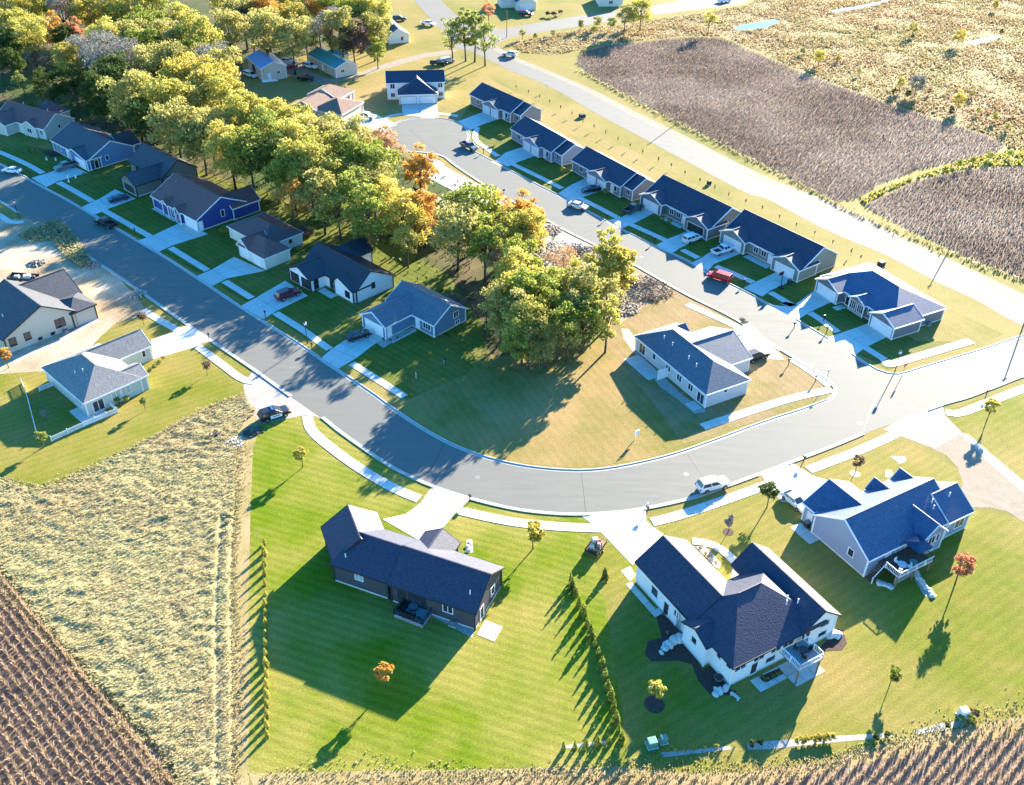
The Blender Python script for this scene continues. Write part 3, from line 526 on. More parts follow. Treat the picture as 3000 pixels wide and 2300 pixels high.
# -- twin houses along the second street
h14 = house('duplex', 'grey duplex with hipped roof at the street corner, with two front garages', (70.7, 171.0), -62.4, 'w_grey', 'r_blue',
    [(-7.0, 13.6, -6.3, 7.2, 'u', 2.8, 5.7, 'hh'), (-6.6, 0.1, -8.0, 0, 'v', 2.8, 4.4, 'gg'), (8.1, 14.8, -7.7, 0, 'v', 2.8, 4.4, 'gg'), (1.7, 6.2, -6.9, -2, 'v', 2.8, 3.9, 'gg')],
    [gd(1, 'v0', -3.2, 5.0), gd(2, 'v0', 11.5, 5.0), wn(3, 'v0', 3.0, 1.5, 1.4, 1.7, c=3), wn(3, 'v0', 5.0, 1.5, 1.4, 1.7, c=3), wn(0, 'v0', 7.1, 1.8, 1.1, 1.2, c=2), wn(0, 'u1', 0.6, 2.0, .9, .6, c=2), dr(0, 'v0', 1.0, p='black')])
def twin(label, org, head, wall, d=0.0, roof='r_navy'):
    return house('duplex', label, org, head, wall, roof,
        [(-1.2, 20.9, -4.1, 7.4, 'u', 2.9, 6.2, 'gg'), (-1.5, 6.2, -5.4, 1.0, 'v', 2.9, 4.6, 'gg'), (13.3, 21.1, -5.5, 1.0, 'v', 2.9, 4.6, 'gg')],
        [gd(1, 'v0', 2.4, 4.9), gd(2, 'v0', 17.1, 4.9, p='black' if d else None), wn(0, 'v0', 8.0, 1.7, 1.2, 1.2, c=2), wn(0, 'v0', 10.2, 1.7, 1.2, 1.2, c=2), dr(0, 'v0', 12.0), wn(0, 'u1', -1.6, 1.9, 1.2, .7, c=2)])  # for the open garage, a black leaf paints the shade inside
h15 = twin('grey-green duplex with long navy roof and two pale front gables, basketball hoop on its drive', (49.9, 196.2), -53.3, 'w_green')
h16 = twin('dark grey duplex with long navy roof and one open garage, next to green duplex', (34.2, 214.7), -53.5, 'w_grey', 1)
def cottage(label, org, head, wall):
    return house('house', label, org, head, wall, 'r_navy',
        [(-1.4, 18.4, -4.4, 5.0, 'u', 2.9, 5.5, 'gg'), (17.6, 21.5, -3.2, 4.8, 'u', 2.9, 5.1, 'gg', .75), (6.2, 14.1, -5.5, 1.0, 'v', 2.9, 4.45, 'gg')],
        [gd(2, 'v0', 8.3, 2.9), gd(2, 'v0', 12.0, 2.9), wn(0, 'v0', 16.2, 1.7, 1.0, 1.2), wn(1, 'v0', 19.5, 1.7, 1.4, 1.2, c=2), wn(0, 'v0', 2.5, 1.7, 1.4, 1.2, c=2), dr(0, 'v0', 15.0, f='white')])
h17 = cottage('grey-blue house with stepped navy roof, dark sedan parked on its drive', (18.3, 234.2), -56.0, 'w_mid')
h18 = cottage('blue-grey house with stepped navy roof, second from the turning circle', (2.8, 255.4), -57.5, 'w_slate')
h19 = cottage('stone-grey house with stepped navy roof next to the turning circle', (-9.6, 282.9), -52, 'w_stone')
# -- turning circle
h20 = house('duplex', 'white two-storey duplex with twin garages facing the turning circle', (-38.9, 288.2), 7.2, 'w_white', 'r_navy',
    [(0, 17.4, -4.8, 4.6, 'u', 5.0, 7.1, 'gg'), (3.3, 15.0, -9.3, -.2, 'v', 3.0, 6.4, 'hg')],
    [gd(1, 'v0', 6.3, 4.6, f='w_mid'), gd(1, 'v0', 12.0, 4.6, f='w_mid'), wn(0, 'v0', 1.9, 4.0, 1.3, 1.3, c=2), wn(0, 'v0', 15.9, 4.0, 1.3, 1.3, c=2), wn(0, 'v0', 1.9, 1.4, 1.2, 1.1, c=2), wn(0, 'v0', 16.0, 1.4, 1.2, 1.1, c=2)])
h21 = house('house', 'tan split-level house with brown hip roof beside the turning circle', (-58.9, 263.8), 66.8, 'w_tan', 'r_tan',
    [(-.2, 12, -4.2, 4.2, 'u', 4.2, 6.2, 'gh'), (0.4, 12.2, -12.2, -2.0, 'v', 4.0, 6.2, 'hh'), (10, 19, -5, 5.5, 'u', 4.2, 6.6, 'gh')],
    [wn(1, 'u0', -7.5, 2.6, 1.6, 1.2, c=2), wn(0, 'u0', -1.5, 2.8, 1.2, 1.2, c=2), wn(0, 'v0', 1.2, 2.8, 1.2, 1.2, c=2), gd(1, 'v0', 4.0, 4.5), wn(1, 'u0', -9.5, 1.0, 1.2, .8), wn(2, 'v0', 16, 3.0, 1.2, 1.1, c=2)])
# -- farm buildings at the wood's edge
h22 = house('shed', 'pale metal shed with bright blue roof at the edge of the wood', (-81.7, 311.7), -60.1, 'w_beige', 'r_bluemetal', [(-.8, 13.4, -3.9, 4.6, 'u', 4.0, 5.6, 'gg')], [dr(0, 'u1', -1.2, p='white'), wn(0, 'u1', 1.8, 2.2, 1.0, .8, c=2), gd(0, 'v0', 5.0, 3.6, 3.0, p='dark_trim')], cat='shed')
h23 = house('ranch_house', 'low pale ranch house with teal metal roof beside the farm drive', (-63.2, 316.9), -52.5, 'w_beige', 'r_teal', [(-3.5, 15.4, -3.2, 4.9, 'u', 3.0, 4.6, 'gg'), (-2.0, 4.5, 2.0, 8.0, 'v', 3.0, 4.3, 'gg')], [wn(0, 'u1', -.4, 1.8, 1.2, .9, c=2), wn(0, 'v0', 9, 1.8, 1.2, 1.0, c=2), dr(0, 'v0', 6.5)])
h24 = house('house', 'small white house with two dark gables near the far junction', (-42.6, 343.5), 111.3, 'w_white', 'r_navy', [(-3.0, 4.0, -4.8, 2.8, 'u', 2.9, 5.1, 'gg'), (2.5, 16.5, -4.2, 4.0, 'u', 2.9, 5.4, 'gg')], [wn(0, 'u0', -2.2, 1.6, .8, 1.2)])
h25 = house('house', 'white house with blue roof beyond the far junction, red tree in its yard', (2.9, 388.0), 102.8, 'w_cream', 'r_blue', [(-1.0, 12, -4.2, 4.0, 'u', 3.0, 5.6, 'gg'), (4, 12, 0, 9, 'v', 3.0, 5.4, 'gg')], [gd(0, 'u0', 0, 4.5)])
h26 = house('house', 'far white house with pale roof among trees by the top road', (-66, 400), 100, 'w_white', 'r_char', [(0, 12, -5, 5, 'u', 3.2, 6.0, 'gg')], [wn(0, 'u0', -1, 1.8, 1.2, 1.2)])
h28 = house('house', 'grey house with navy roof far behind the wood', (-100, 385), 110, 'w_lgrey', 'r_blue', [(0, 14, -4.5, 4.5, 'u', 3.4, 6.0, 'gg')], [wn(0, 'u0', 1, 1.8, 1.2, 1.2)])
h29 = house('house', 'green-shadowed far house with teal gable by the top lawn', (36, 395), 95, 'w_cream', 'r_teal', [(0, 12, -5, 5, 'u', 3.2, 5.8, 'gg')], [wn(0, 'u0', 0, 1.6, 1.4, 1.2, c=2)])
x27 = K(1, 0, 1640, 1680, 4)
h27 = house('house', 'house with dark roof half hidden behind the belt of trees', (x27[0]-3, x27[1]-4), -52, 'w_grey', 'r_navy', [(-7, 9, -5.5, 4.0, 'u', 3.0, 5.6, 'gg'), (-2, 5, -1, 7, 'v', 3.0, 5.0, 'gg')], [wn(0, 'u1', 0, 1.6, 1.2, 1.2, c=2)])
# -- left side of the first street
h9 = house('house', 'sage house with grey hip roof, white picket fence and long sunroom windows', (-73.2, 137.1), -43.1, 'w_sage', 'r_grey',
    [(-5.5, 9.7, -5.0, 5.6, 'u', 2.9, 5.6, 'hh'), (-4.6, 1.8, 0, 11.8, 'v', 2.9, 5.0, 'gg'), (4.6, 9.6, 2.0, 6.7, 'v', 2.9, 4.1, 'gg')],
    [wn(0, 'u1', 0.6, 1.7, 1.5, 1.4, p='blind', c=2), wn(0, 'u1', 2.4, 1.7, 1.5, 1.4, p='blind', c=2), wn(2, 'u1', 4.3, 1.7, 1.5, 1.4, p='blind', c=2), wn(1, 'u1', 10.1, 1.8, .6, 1.2), gd(1, 'v1', -1.4, 4.8), wn(0, 'v0', 6.6, 1.6, 2.2, 1.4, p='blind', c=3), wn(0, 'u1', -2.6, 1.2, 1.8, 2.0, c=2)],
    vents=[(2.4, -2.4, 4.3), (3.6, -1.5, 4.8)])
h8 = house('house', 'large beige house with dark roof on the bare dirt lot, trailer behind it', (-95.1, 159.8), -41.8, 'w_beige', 'r_char',
    [(-1.0, 13.3, -8.0, 6.0, 'u', 3.2, 6.9, 'gg', 0), (6.5, 13.4, 4.6, 9.9, 'v', 3.1, 4.3, 'hh'), (-4.0, 7.4, 1.0, 10.2, 'v', 3.1, 6.1, 'gg')],
    [wn(0, 'u1', 2.6, 2.0, 1.7, 1.6, f='black', c=2), wn(0, 'u1', -3.6, 1.9, 1.0, 1.4, f='black'), wn(0, 'u1', -6.3, 1.9, 1.1, 1.5, f='black'), wn(0, 'u1', -1.6, .5, .6, .4), wn(0, 'u1', .8, .5, .6, .4), gd(2, 'v1', 1.7, 4.8)], vents=[(8, -5, 4.7)], trim='dark_trim')
# -- right side of the first street, from the vacant lot upwards
h7 = house('house', 'blue house with slate roof beside the vacant lot, white double garage door', (-21.0, 164.2), -42.0, 'w_blue', 'r_slate',
    [(-1.0, 12.5, -4.3, 4.7, 'u', 2.8, 5.4, 'gg'), (-.7, 6.5, -10.9, 0, 'v', 2.8, 4.75, 'gg')],
    [gd(1, 'v0', 2.9, 4.9), dr(1, 'u1', -9.6), dr(0, 'v0', 7.7), wn(0, 'v0', 10.2, 1.7, 1.9, 1.2, c=3), wn(0, 'u1', 1.8, 2.6, 1.2, 1.2, c=2), wn(0, 'u1', 2.1, .8, 1.0, .7, c=2)])
h6 = house('house', 'white farmhouse-style house with ribbed dark metal roof and black garage doors', (-40.1, 179.3), -43.6, 'w_white', 'r_metal',
    [(-.6, 16.9, -4.0, 6.0, 'u', 2.8, 6.0, 'gg', 0), (-.8, 7.0, -7.7, 0, 'v', 2.8, 4.6, 'gg'), (10.0, 16.6, -4.6, 0, 'v', 2.8, 4.5, 'gg', 12.0), (0.0, 5.9, 0, 9.5, 'v', 3.0, 5.2, 'gg')],
    [gd(1, 'v0', 1.4, 2.6, f='black', p='black'), gd(1, 'v0', 5.0, 2.6, f='black', p='black'), dr(1, 'u1', -6.0, p='black', f='black'), dr(0, 'v0', 8.6, p='black', f='black'), wn(2, 'v0', 14.4, 1.4, 1.3, 1.3, f='black', c=2), wn(0, 'u1', 0.6, 2.4, .7, 1.1, f='black')], trim='dark_trim', seam='r_seam')
h5 = house('house', 'cream house with low brown hip roof between navy house and white farmhouse', (-54.8, 195.7), -42.5, 'w_cream', 'r_brown',
    [(-3.8, 10.5, -7.5, 2.4, 'u', 2.8, 4.9, 'hh'), (4.8, 14.7, -10.9, -4.0, 'u', 2.8, 4.9, 'hh'), (4.8, 9, -10.9, -5, 'v', 2.8, 4.6, 'gg')],
    [gd(2, 'v0', 7.0, 3.2), wn(0, 'u1', -1.0, 1.7, .9, 1.0), gd(1, 'v0', 11.6, 2.6)])
h4 = house('house', 'deep navy house with brown roof and wide blue driveway', (-78.6, 212.2), -42.6, 'w_navy', 'r_brown',
    [(-.8, 18.3, -7.0, 7.2, 'u', 2.9, 6.4, 'gg', 0), (12.5, 18.8, 2, 9.6, 'v', 2.9, 5.4, 'gg'), (4.0, 7.0, -7.4, -3.0, 'v', 2.9, 4.0, 'gg'), (9.6, 12.4, -7.6, -3.0, 'v', 2.9, 4.1, 'gg')],
    [gd(0, 'v0', 15.3, 4.8), dr(0, 'u1', -5.8), wn(0, 'u1', 0.0, 2.4, .8, 1.5), wn(0, 'v0', 8.5, 1.6, 1.2, 1.2, c=2), wn(3, 'v0', 11.0, 1.6, .9, 1.3), dr(0, 'v0', 6.5)])
h3 = house('house', 'charcoal green house with near-black roof between steel-blue and navy houses', (-92.1, 230.6), -42.3, 'w_dgreen', 'r_dark',
    [(-1, 14.8, -4.6, 5.4, 'u', 2.9, 6.2, 'gg'), (7.0, 14.4, -11.3, 0, 'v', 2.9, 4.9, 'gg')],
    [gd(1, 'v0', 10.7, 4.8, f='w_sage', p='black'), wn(0, 'v0', 3, 1.7, 1.4, 1.2, c=2)], trim='dark_trim')
h2 = house('house', 'steel-blue house with dark roof and white trim, dark pickup on its drive', (-114.7, 244.8), -41.5, 'w_steel', 'r_dark',
    [(-1.4, 18.2, -6.6, 6.2, 'u', 2.9, 6.1, 'gg', 0), (9.4, 18.2, -7.4, -3.0, 'v', 2.9, 4.3, 'gg', 11.6), (9, 17, 3, 8.6, 'v', 2.9, 5.2, 'gg')],
    [gd(1, 'v0', 14.5, 4.8), dr(0, 'u1', -4.6, p='black'), wn(0, 'u1', -1.6, 2.0, .8, 1.1), wn(0, 'v0', 2.0, 1.6, 1.8, 1.5, c=3), dr(0, 'v0', 6.5)])
h1 = house('house', 'pale green house with brown roof at the far end of the first street', (-138.4, 260.6), -29.0, 'w_sage', 'r_brown',
    [(-1, 18.4, -4.5, 5.8, 'u', 2.9, 5.9, 'gg', .3), (-1.5, 7.4, -8.0, 0, 'v', 2.9, 5.0, 'gg'), (10.0, 15.5, -5.0, -1, 'v', 2.9, 4.3, 'gg'), (4.5, 12, 2, 9.6, 'v', 2.9, 6.2, 'hh')],
    [wn(0, 'u1', .6, 2.2, .7, .9), dr(0, 'v0', 8.6), wn(2, 'v0', 12.6, 1.6, 1.6, 1.2, c=2), wn(0, 'v0', 16.6, 1.6, 1.0, 1.2, c=2)], vents=[(14, 1.2, 5.6), (4, 1.5, 5.6)])
# ================================================================ vegetation
def np_mesh(name, V, T, mat, parent=None):
    me = bpy.data.meshes.new(name); me.vertices.add(len(V)); me.vertices.foreach_set('co', np.asarray(V, np.float32).ravel())
    T = np.asarray(T, np.int32); k = T.shape[1]; me.loops.add(T.size); me.loops.foreach_set('vertex_index', T.ravel())
    me.polygons.add(len(T)); me.polygons.foreach_set('loop_start', np.arange(0, T.size, k, dtype=np.int32)); me.polygons.foreach_set('loop_total', np.full(len(T), k, np.int32))
    me.materials.append(mat); me.update(calc_edges=True); o = bpy.data.objects.new(name, me); C.objects.link(o)
    if parent: o.parent = parent
    return o
def unit(n):
    v = rng.normal(size=(n, 3)); return v/np.linalg.norm(v, axis=1)[:, None]
def leaf_quads(cen, size, nrm_bias=None):
    """one small bent leaf spray (quad) at each centre"""
    n = len(cen); a = unit(n)
    if nrm_bias is not None: a = a*.9+nrm_bias*.6; a /= np.linalg.norm(a, axis=1)[:, None]
    t = np.cross(a, unit(n)); t /= np.linalg.norm(t, axis=1)[:, None]; b = np.cross(a, t)
    s = (size*rng.uniform(.6, 1.35, n))[:, None]; asp = rng.uniform(.45, .9, n)[:, None]
    V = np.stack([cen-t*s, cen-b*s*asp+a*s*.15, cen+t*s, cen+b*s*asp-a*s*.1], 1).reshape(-1, 3)
    return V, np.arange(4*n).reshape(n, 4)
CR = {}
def crown_mesh(key, h, cw, nl, size, lobes=14, base=.28, gap=.0, shape=1.0):
    """crown of many leaf sprays gathered in uneven clumps; tree stands at the origin, height h, crown width cw"""
    pts = []
    zc = h*(base+1)/2; rz = h*(1-base)/2; r = cw/2
    L = []
    for i in range(lobes):
        d = unit(1)[0]; d[2] = d[2]*.9+.12; q = rng.uniform(.5, .97); L.append((np.array([d[0]*r*q, d[1]*r*q, zc+d[2]*rz*q]), rng.uniform(.17, .36)*r))
    L.append((np.array([0, 0, zc+rz*.35]), r*.5)); tot = sum(l[1]**2 for l in L); nb = []
    for c, q in L:
        n = int(nl*q*q/tot); u = unit(n); u[:, 2] = np.where(u[:, 2] < -.35, -u[:, 2], u[:, 2]); rad = q*rng.uniform(.45, 1.25, n)**.8
        pts.append(c+u*rad[:, None]*np.array([1, 1, .82])); nb.append(u)
    P = np.concatenate(pts); B = np.concatenate(nb)
    if gap: k = rng.random(len(P)) > gap; P = P[k]; B = B[k]
    V, Fq = leaf_quads(P, size, B)
    CR[key] = (V, Fq)
    me = np_mesh('crown', V, Fq, M['bark']); m = me.data; bpy.data.objects.remove(me)
    tb = MB(); lean = rng.uniform(-.3, .3, 2); k1 = h*.45
    tr = max(.11, h*.019); tb.tube([(0, 0, -.1), (lean[0]*.3, lean[1]*.3, h*.2), (lean[0], lean[1], k1), (lean[0]*1.3, lean[1]*1.3, h*.8)], [tr, tr*.8, tr*.6, tr*.15], 7)
    for c, q in L[:9]:
        s = np.array([lean[0]*.8, lean[1]*.8, h*rng.uniform(.25, .5)]); mid = (s+c)/2+np.array([0, 0, .3]); tb.tube([s, mid, c], [tr*.45, tr*.3, tr*.08], 5)
    t = tb.build('trunk', M['bark'], smooth=True); tm = t.data; bpy.data.objects.remove(t)
    return m, tm
LM = {'g': leafmat('leaves_green', (.11, .155, .02), (.36, .38, .07)), 'o': leafmat('leaves_olive', (.19, .19, .04), (.54, .47, .15)), 'y': leafmat('leaves_yellow_green', (.22, .22, .03), (.62, .54, .13)),
      'Y': leafmat('leaves_yellow', (.34, .27, .035), (.62, .52, .12)), 'O': leafmat('leaves_orange', (.38, .18, .03), (.62, .36, .08)), 'R': leafmat('leaves_red', (.45, .15, .09), (.66, .36, .16)),
      'P': leafmat('leaves_russet', (.36, .19, .10), (.56, .35, .19)), 'B': leafmat('leaves_brown', (.14, .09, .06), (.30, .20, .12)), 'N': leafmat('bare_twigs', (.20, .18, .15), (.36, .33, .27), trans=.2), 'D': leafmat('leaves_dark', (.04, .075, .015), (.09, .125, .025)),
      'W': leafmat('willow_leaves', (.17, .22, .05), (.38, .38, .10)), 'K': leafmat('purple_leaves', (.09, .055, .05), (.20, .13, .10))}
NAMES = {'g': 'green', 'o': 'olive green', 'y': 'yellow-green', 'Y': 'bright yellow', 'O': 'orange', 'R': 'red', 'P': 'russet pink', 'B': 'brown', 'N': 'grey half-bare', 'D': 'dark green', 'W': 'pale green', 'K': 'dark purple-brown'}
BIG = [crown_mesh(f'b{i}', 16, rng.uniform(9.5, 12), 6000, .24, lobes=44+2*i, base=.16) for i in range(5)]
MID = [crown_mesh(f'm{i}', 12, rng.uniform(6.6, 8.2), 4200, .21, lobes=34+2*i, base=.14) for i in range(4)]
LOOSE = [crown_mesh(f'l{i}', 12, rng.uniform(6.5, 8), 2300, .2, lobes=26, base=.2, gap=.1) for i in range(3)]
TALL = [crown_mesh(f't{i}', 13, 5.2, 2800, .21, lobes=28, base=.14) for i in range(2)]
BARE = [crown_mesh(f'n{i}', 12, 9, 2600, .13, lobes=18, base=.2) for i in range(2)]
def tree(x, y, h, col, lib, label, group, name='tree', sc=None):
    i = random.randrange(len(lib)); m, tm = lib[i]; hh = {id(BIG): 16, id(TALL): 13}.get(id(lib), 12)
    t = thing(name, label, 'tree', (x, y, 0), random.uniform(0, 6.28), group); s = h/hh; t.scale = (s*random.uniform(.92, 1.1), s*random.uniform(.92, 1.1), s)
    a = bpy.data.objects.new('crown', m); C.objects.link(a); a.parent = t; a.material_slots[0].link = 'OBJECT'; a.material_slots[0].material = LM[col]
    b = bpy.data.objects.new('trunk', tm); C.objects.link(b); b.parent = t
    return t
# crown centres read from the enlarged quarters: quarter, x, y, colour, height, library
BACK = [(-130, 275, 'pale green house'), (-105, 255, 'steel-blue house'), (-85, 240, 'charcoal house'), (-65, 220, 'navy house'), (-45, 205, 'cream house'), (-25, 190, 'white farmhouse'), (-5, 175, 'blue house'), (10, 160, 'vacant lot'), (25, 175, 'brush pile'), (-55, 255, 'tan house'), (-20, 225, 'turning circle street'), (-80, 305, 'blue-roofed shed'), (-55, 330, 'teal-roofed house'), (-110, 310, 'dark wood edge'), (-150, 320, 'far corner of the wood'), (-100, 350, 'distant grey house'), (-60, 370, 'top road')]
WOOD = [
 (0, 0, [(50, 40, 'g'), (230, 110, 'y'), (60, 230, 'o'), (160, 250, 'y'), (480, 280, 'O', 13), (655, 320, 'R', 13, TALL), (560, 360, 'D', 12, MID), (540, 110, 'N'), (560, 20, 'O'), (880, 40, 'y'), (770, 120, 'o'), (1000, 120, 'y'), (1150, 90, 'o'), (1310, 60, 'y'), (1230, 240, 'g'),
   (900, 330, 'y'), (890, 440, 'N'), (1130, 350, 'g'), (1260, 440, 'g'), (1450, 320, 'g', 18), (1700, 340, 'y', 18), (1560, 200, 'y'), (1640, 460, 'g'), (590, 560, 'y', 13, MID), (180, 700, 'W', 8, LOOSE), (420, 740, 'D', 12, MID), (620, 700, 'D', 12, MID), (850, 580, 'N'), (1110, 530, 'N'), (1010, 680, 'D'),
   (850, 820, 'D', 14), (1330, 590, 'y'), (1560, 570, 'o'), (1770, 590, 'N'), (1590, 720, 'Y', 17), (1790, 760, 'Y', 17), (1930, 650, 'o'), (1150, 880, 'g'), (1250, 780, 'Y', 12, MID), (1390, 940, 'g', 17), (1650, 910, 'y'), (1900, 900, 'y'), (1230, 1060, 'D', 13), (1500, 1100, 'g'), (1790, 1110, 'y'), (2060, 1040, 'y'), (1960, 1270, 'y'), (2130, 1330, 'g'), (1720, 1220, 'o', 13),
   (1930, 80, 'o'), (1950, 260, 'o'), (2080, 150, 'y'), (2150, 240, 'K', 13), (60, 430, 'D', 13), (300, 470, 'N', 9, BARE), (710, 60, 'o'), (330, 20, 'g'), (250, 330, 'o'), (700, 470, 'N'), (1010, 560, 'N'), (100, 560, 'D', 10), (990, 900, 'D', 12)]),
 (1, 0, [(90, 150, 'O'), (80, 290, 'g'), (330, 170, 'y'), (300, 330, 'o'), (530, 160, 'O', 14), (460, 60, 'y'), (640, 250, 'N'), (700, 120, 'g'), (730, 270, 'g'), (830, 340, 'K', 13), (900, 130, 'g'), (1010, 130, 'y', 17), (1000, 260, 'g', 14), (600, 40, 'o'), (200, 30, 'o'), (880, 260, 'K', 11), (420, 280, 'o', 13),
   (50, 1040, 'y'), (100, 1190, 'g'), (310, 1060, 'y'), (330, 1240, 'g'), (550, 1150, 'o'), (600, 1300, 'g'), (780, 1240, 'y'), (1100, 1290, 'P', 13), (820, 1400, 'g'), (1010, 1460, 'g', 15), (1400, 1440, 'O', 13), (150, 1390, 'D'), (450, 1440, 'y'), (650, 1540, 'y', 14), (1000, 1600, 'g', 14), (310, 1540, 'g', 14), (200, 1270, 'o', 14)]),
 (1, 1, [(300, 20, 'O', 12), (560, 20, 'y', 13), (850, 30, 'g', 13), (960, 180, 'g', 13), (1250, 170, 'Y', 12), (1430, 150, 'O', 12), (1360, 270, 'Y', 11, LOOSE), (1850, 120, 'g', 15), (1720, 290, 'g', 14), (2050, 110, 'O', 12), (2110, 300, 'y', 12), (1960, 430, 'g', 12), (1290, 390, 'y', 9, LOOSE), (2080, 560, 'P', 9, LOOSE), (2150, 700, 'Y', 10), (1970, 950, 'B', 7, LOOSE), (2090, 1010, 'o', 10), (700, 90, 'g', 12), (1130, 60, 'o', 12)]),
 (2, 1, [(100, 180, 'O', 12), (160, 330, 'y', 11), (90, 540, 'g', 12), (440, 540, 'P', 9, BARE), (530, 660, 'y', 9, LOOSE), (640, 620, 'N', 8, BARE), (790, 570, 'y', 14, TALL), (950, 610, 'y', 13.5, TALL), (870, 640, 'o', 12.5, TALL), (770, 700, 'y', 11, LOOSE), (310, 790, 'g', 12), (230, 830, 'y', 12), (110, 890, 'g', 13), (20, 860, 'o', 12), (350, 950, 'g', 12), (470, 830, 'y', 11, LOOSE), (600, 880, 'g', 12), (690, 930, 'o', 11), (200, 1080, 'g', 12), (90, 1150, 'o', 11), (400, 1120, 'g', 11), (300, 1200, 'y', 10, LOOSE), (620, 1050, 'g', 11), (510, 1000, 'o', 11), (480, 1180, 'y', 9, LOOSE), (140, 1250, 'o', 9), (30, 1260, 'g', 9), (240, 1300, 'o', 8), (820, 1050, 'y', 11, TALL), (800, 880, 'y', 11, LOOSE), (30, 1050, 'g', 12), (10, 700, 'y', 11)])]
for c, r, L in WOOD:
    for q in L:
        x, y, col = q[:3]; u_ = random.random(); col = {'g': 'y' if u_ < .14 else 'o' if u_ < .34 else 'g', 'o': 'Y' if u_ < .1 else 'y' if u_ < .4 else 'o', 'y': 'Y' if u_ < .10 else 'o' if u_ < .35 else 'g' if u_ < .45 else 'y'}.get(col, col); h = q[3] if len(q) > 3 else 16; lib = q[4] if len(q) > 4 else (BARE if col == 'N' else BIG if h > 13 and (r == 0 or col == 'D') else random.choice((MID, MID, LOOSE)) if r == 1 else MID)
        h *= {(0, 0): 1.12, (2, 1): 1.12, (1, 1): 1.14}.get((c, r), 1.1 if y > 900 else 1.2); w_ = K(c, r, x, y, h*.58)
        who = min(BACK, key=lambda b: (b[0]-w_[0])**2+(b[1]-w_[1])**2)[2]
        tree(w_[0], w_[1], h*random.uniform(.94, 1.06), col, lib, f'{NAMES[col]} woodland tree near the {who}', f'{NAMES[col]} woodland trees near the {who}')
# single trees that stand apart
def lone(f, x, y, h, col, lib, label, group=None, zf=.58):
    w_ = f(x, y, h*zf); return tree(w_[0], w_[1], h, col, lib, label, group)
q10 = lambda x, y, z=0: Zp(10, x, y, z); q9 = lambda x, y, z=0: Zp(9, x, y, z); kk = lambda c, r: (lambda x, y, z=0: K(c, r, x, y, z))
lone(kk(1, 0), 1035, 440, 9.5, 'g', MID, 'round green maple standing alone beside the teal-roofed house')
for x, y, h in ((1680, 300, 15), (1790, 260, 17), (1870, 250, 18), (1960, 330, 15)): lone(kk(1, 0), x, y, h, 'W', TALL if h > 16 else LOOSE, 'tall pale green willow in the clump by the highway junction', 'willow clump by the junction')
lone(kk(1, 0), 1990, 85, 9, 'R', LOOSE, 'red tree on the lawn by the far white house')
lone(kk(2, 0), 1110, 90, 13, 'y', MID, 'tall yellow-green tree by the top road'); lone(kk(2, 0), 970, 140, 10, 'o', MID, 'olive tree beside the tall yellow-green tree by the top road')
lone(kk(2, 0), 1690, 170, 9, 'y', LOOSE, 'loose yellow-green tree at the corner of the far cornfield')
for i, (x, y, h, c_) in enumerate(((730, 180, 5, 'o'), (590, 210, 4, 'g'), (850, 190, 5, 'g'), (700, 250, 3.5, 'g'), (350, 280, 3, 'o'), (200, 310, 2.6, 'g'), (90, 280, 4, 'o'), (1040, 150, 6, 'g'))): lone(kk(2, 0), x, y, h, c_, MID, f'low {NAMES[c_]} shrub along the top road ditch', f'{NAMES[c_]} ditch shrubs')
for x, y, h, c_, l in ((445, 480, 6, 'Y', 'small yellow tree on the field edge ditch'), (1140, 710, 4.5, 'y', 'rounded yellow-green shrub beside the grey willow in the marsh'), (1280, 710, 7, 'N', 'grey round willow bush in the marsh'), (1640, 850, 6, 'Y', 'yellow bush by the end of the cornfield'), (1640, 310, 6, 'Y', 'round yellow bush beside the small marsh pool'), (1250, 240, 5, 'y', 'pale yellow bush alone in the far marsh'), (1950, 40, 4, 'Y', 'yellow shrub at the far marsh edge')):
    lone(kk(3, 0), x, y, h, c_, MID, l)
for x, y, h, c_ in ((600, 500, 2.5, 'g'), (780, 610, 2.5, 'o'), (1200, 800, 3, 'D'), (1570, 950, 3, 'D'), (1800, 940, 2.5, 'y'), (1950, 1000, 3, 'g'), (1640, 1400, 2.5, 'g'), (1760, 1370, 2.5, 'g'), (1900, 1330, 2.6, 'g'), (2080, 1310, 2.5, 'g'), (1520, 1460, 2, 'D'), (1240, 310, 2.0, 'D'), (2000, 270, 2.5, 'D'), (930, 240, 2.4, 'B'), (300, 440, 2.5, 'D'), (1750, 800, 2.6, 'o'), (2050, 1080, 3, 'o'), (1080, 780, 2.6, 'D'), (1380, 780, 2.4, 'B')):
    lone(kk(3, 0), x, y, h, c_, MID, f'low {NAMES[c_]} marsh bush', f'{NAMES[c_]} marsh bushes')
# young trees on lawns
SAP = [crown_mesh(f's{i}', 12, 7.0, 1500, .34, lobes=20, base=.34) for i in range(3)]
def sapling(f, x, y, h, col, label, group=None):                    # x, y is the foot of the trunk
    w_ = f(x, y, 0); t_ = tree(w_[0], w_[1], h, col, SAP, label, group, 'young_tree')
    if group == 'verge saplings': t_.scale = (t_.scale[0]*.38, t_.scale[1]*.38, t_.scale[2])
    return t_
sapling(kk(1, 3), 1112, 845, 4.2, 'O', 'small orange tree in the shadow of the dark house')
sapling(kk(3, 2), 1600, 1640, 5.6, 'R', 'red maple with yellow lower leaves beside the blue-grey house')
sapling(kk(1, 2), 400, 640, 3.8, 'Y', 'thin yellowing tree on the bright lawn near the police car'); sapling(kk(1, 2), 2370, 1340, 5.0, 'Y', 'pale feathery yellow tree on the bright lawn by the sidewalk')
sapling(kk(2, 2), 2180, 985, 5.2, 'D', 'young spruce-green tree by the drive of the blue-grey house'); sapling(kk(2, 2), 1850, 1195, 3.0, 'N', 'bare young tree in a mulch ring before the white house')
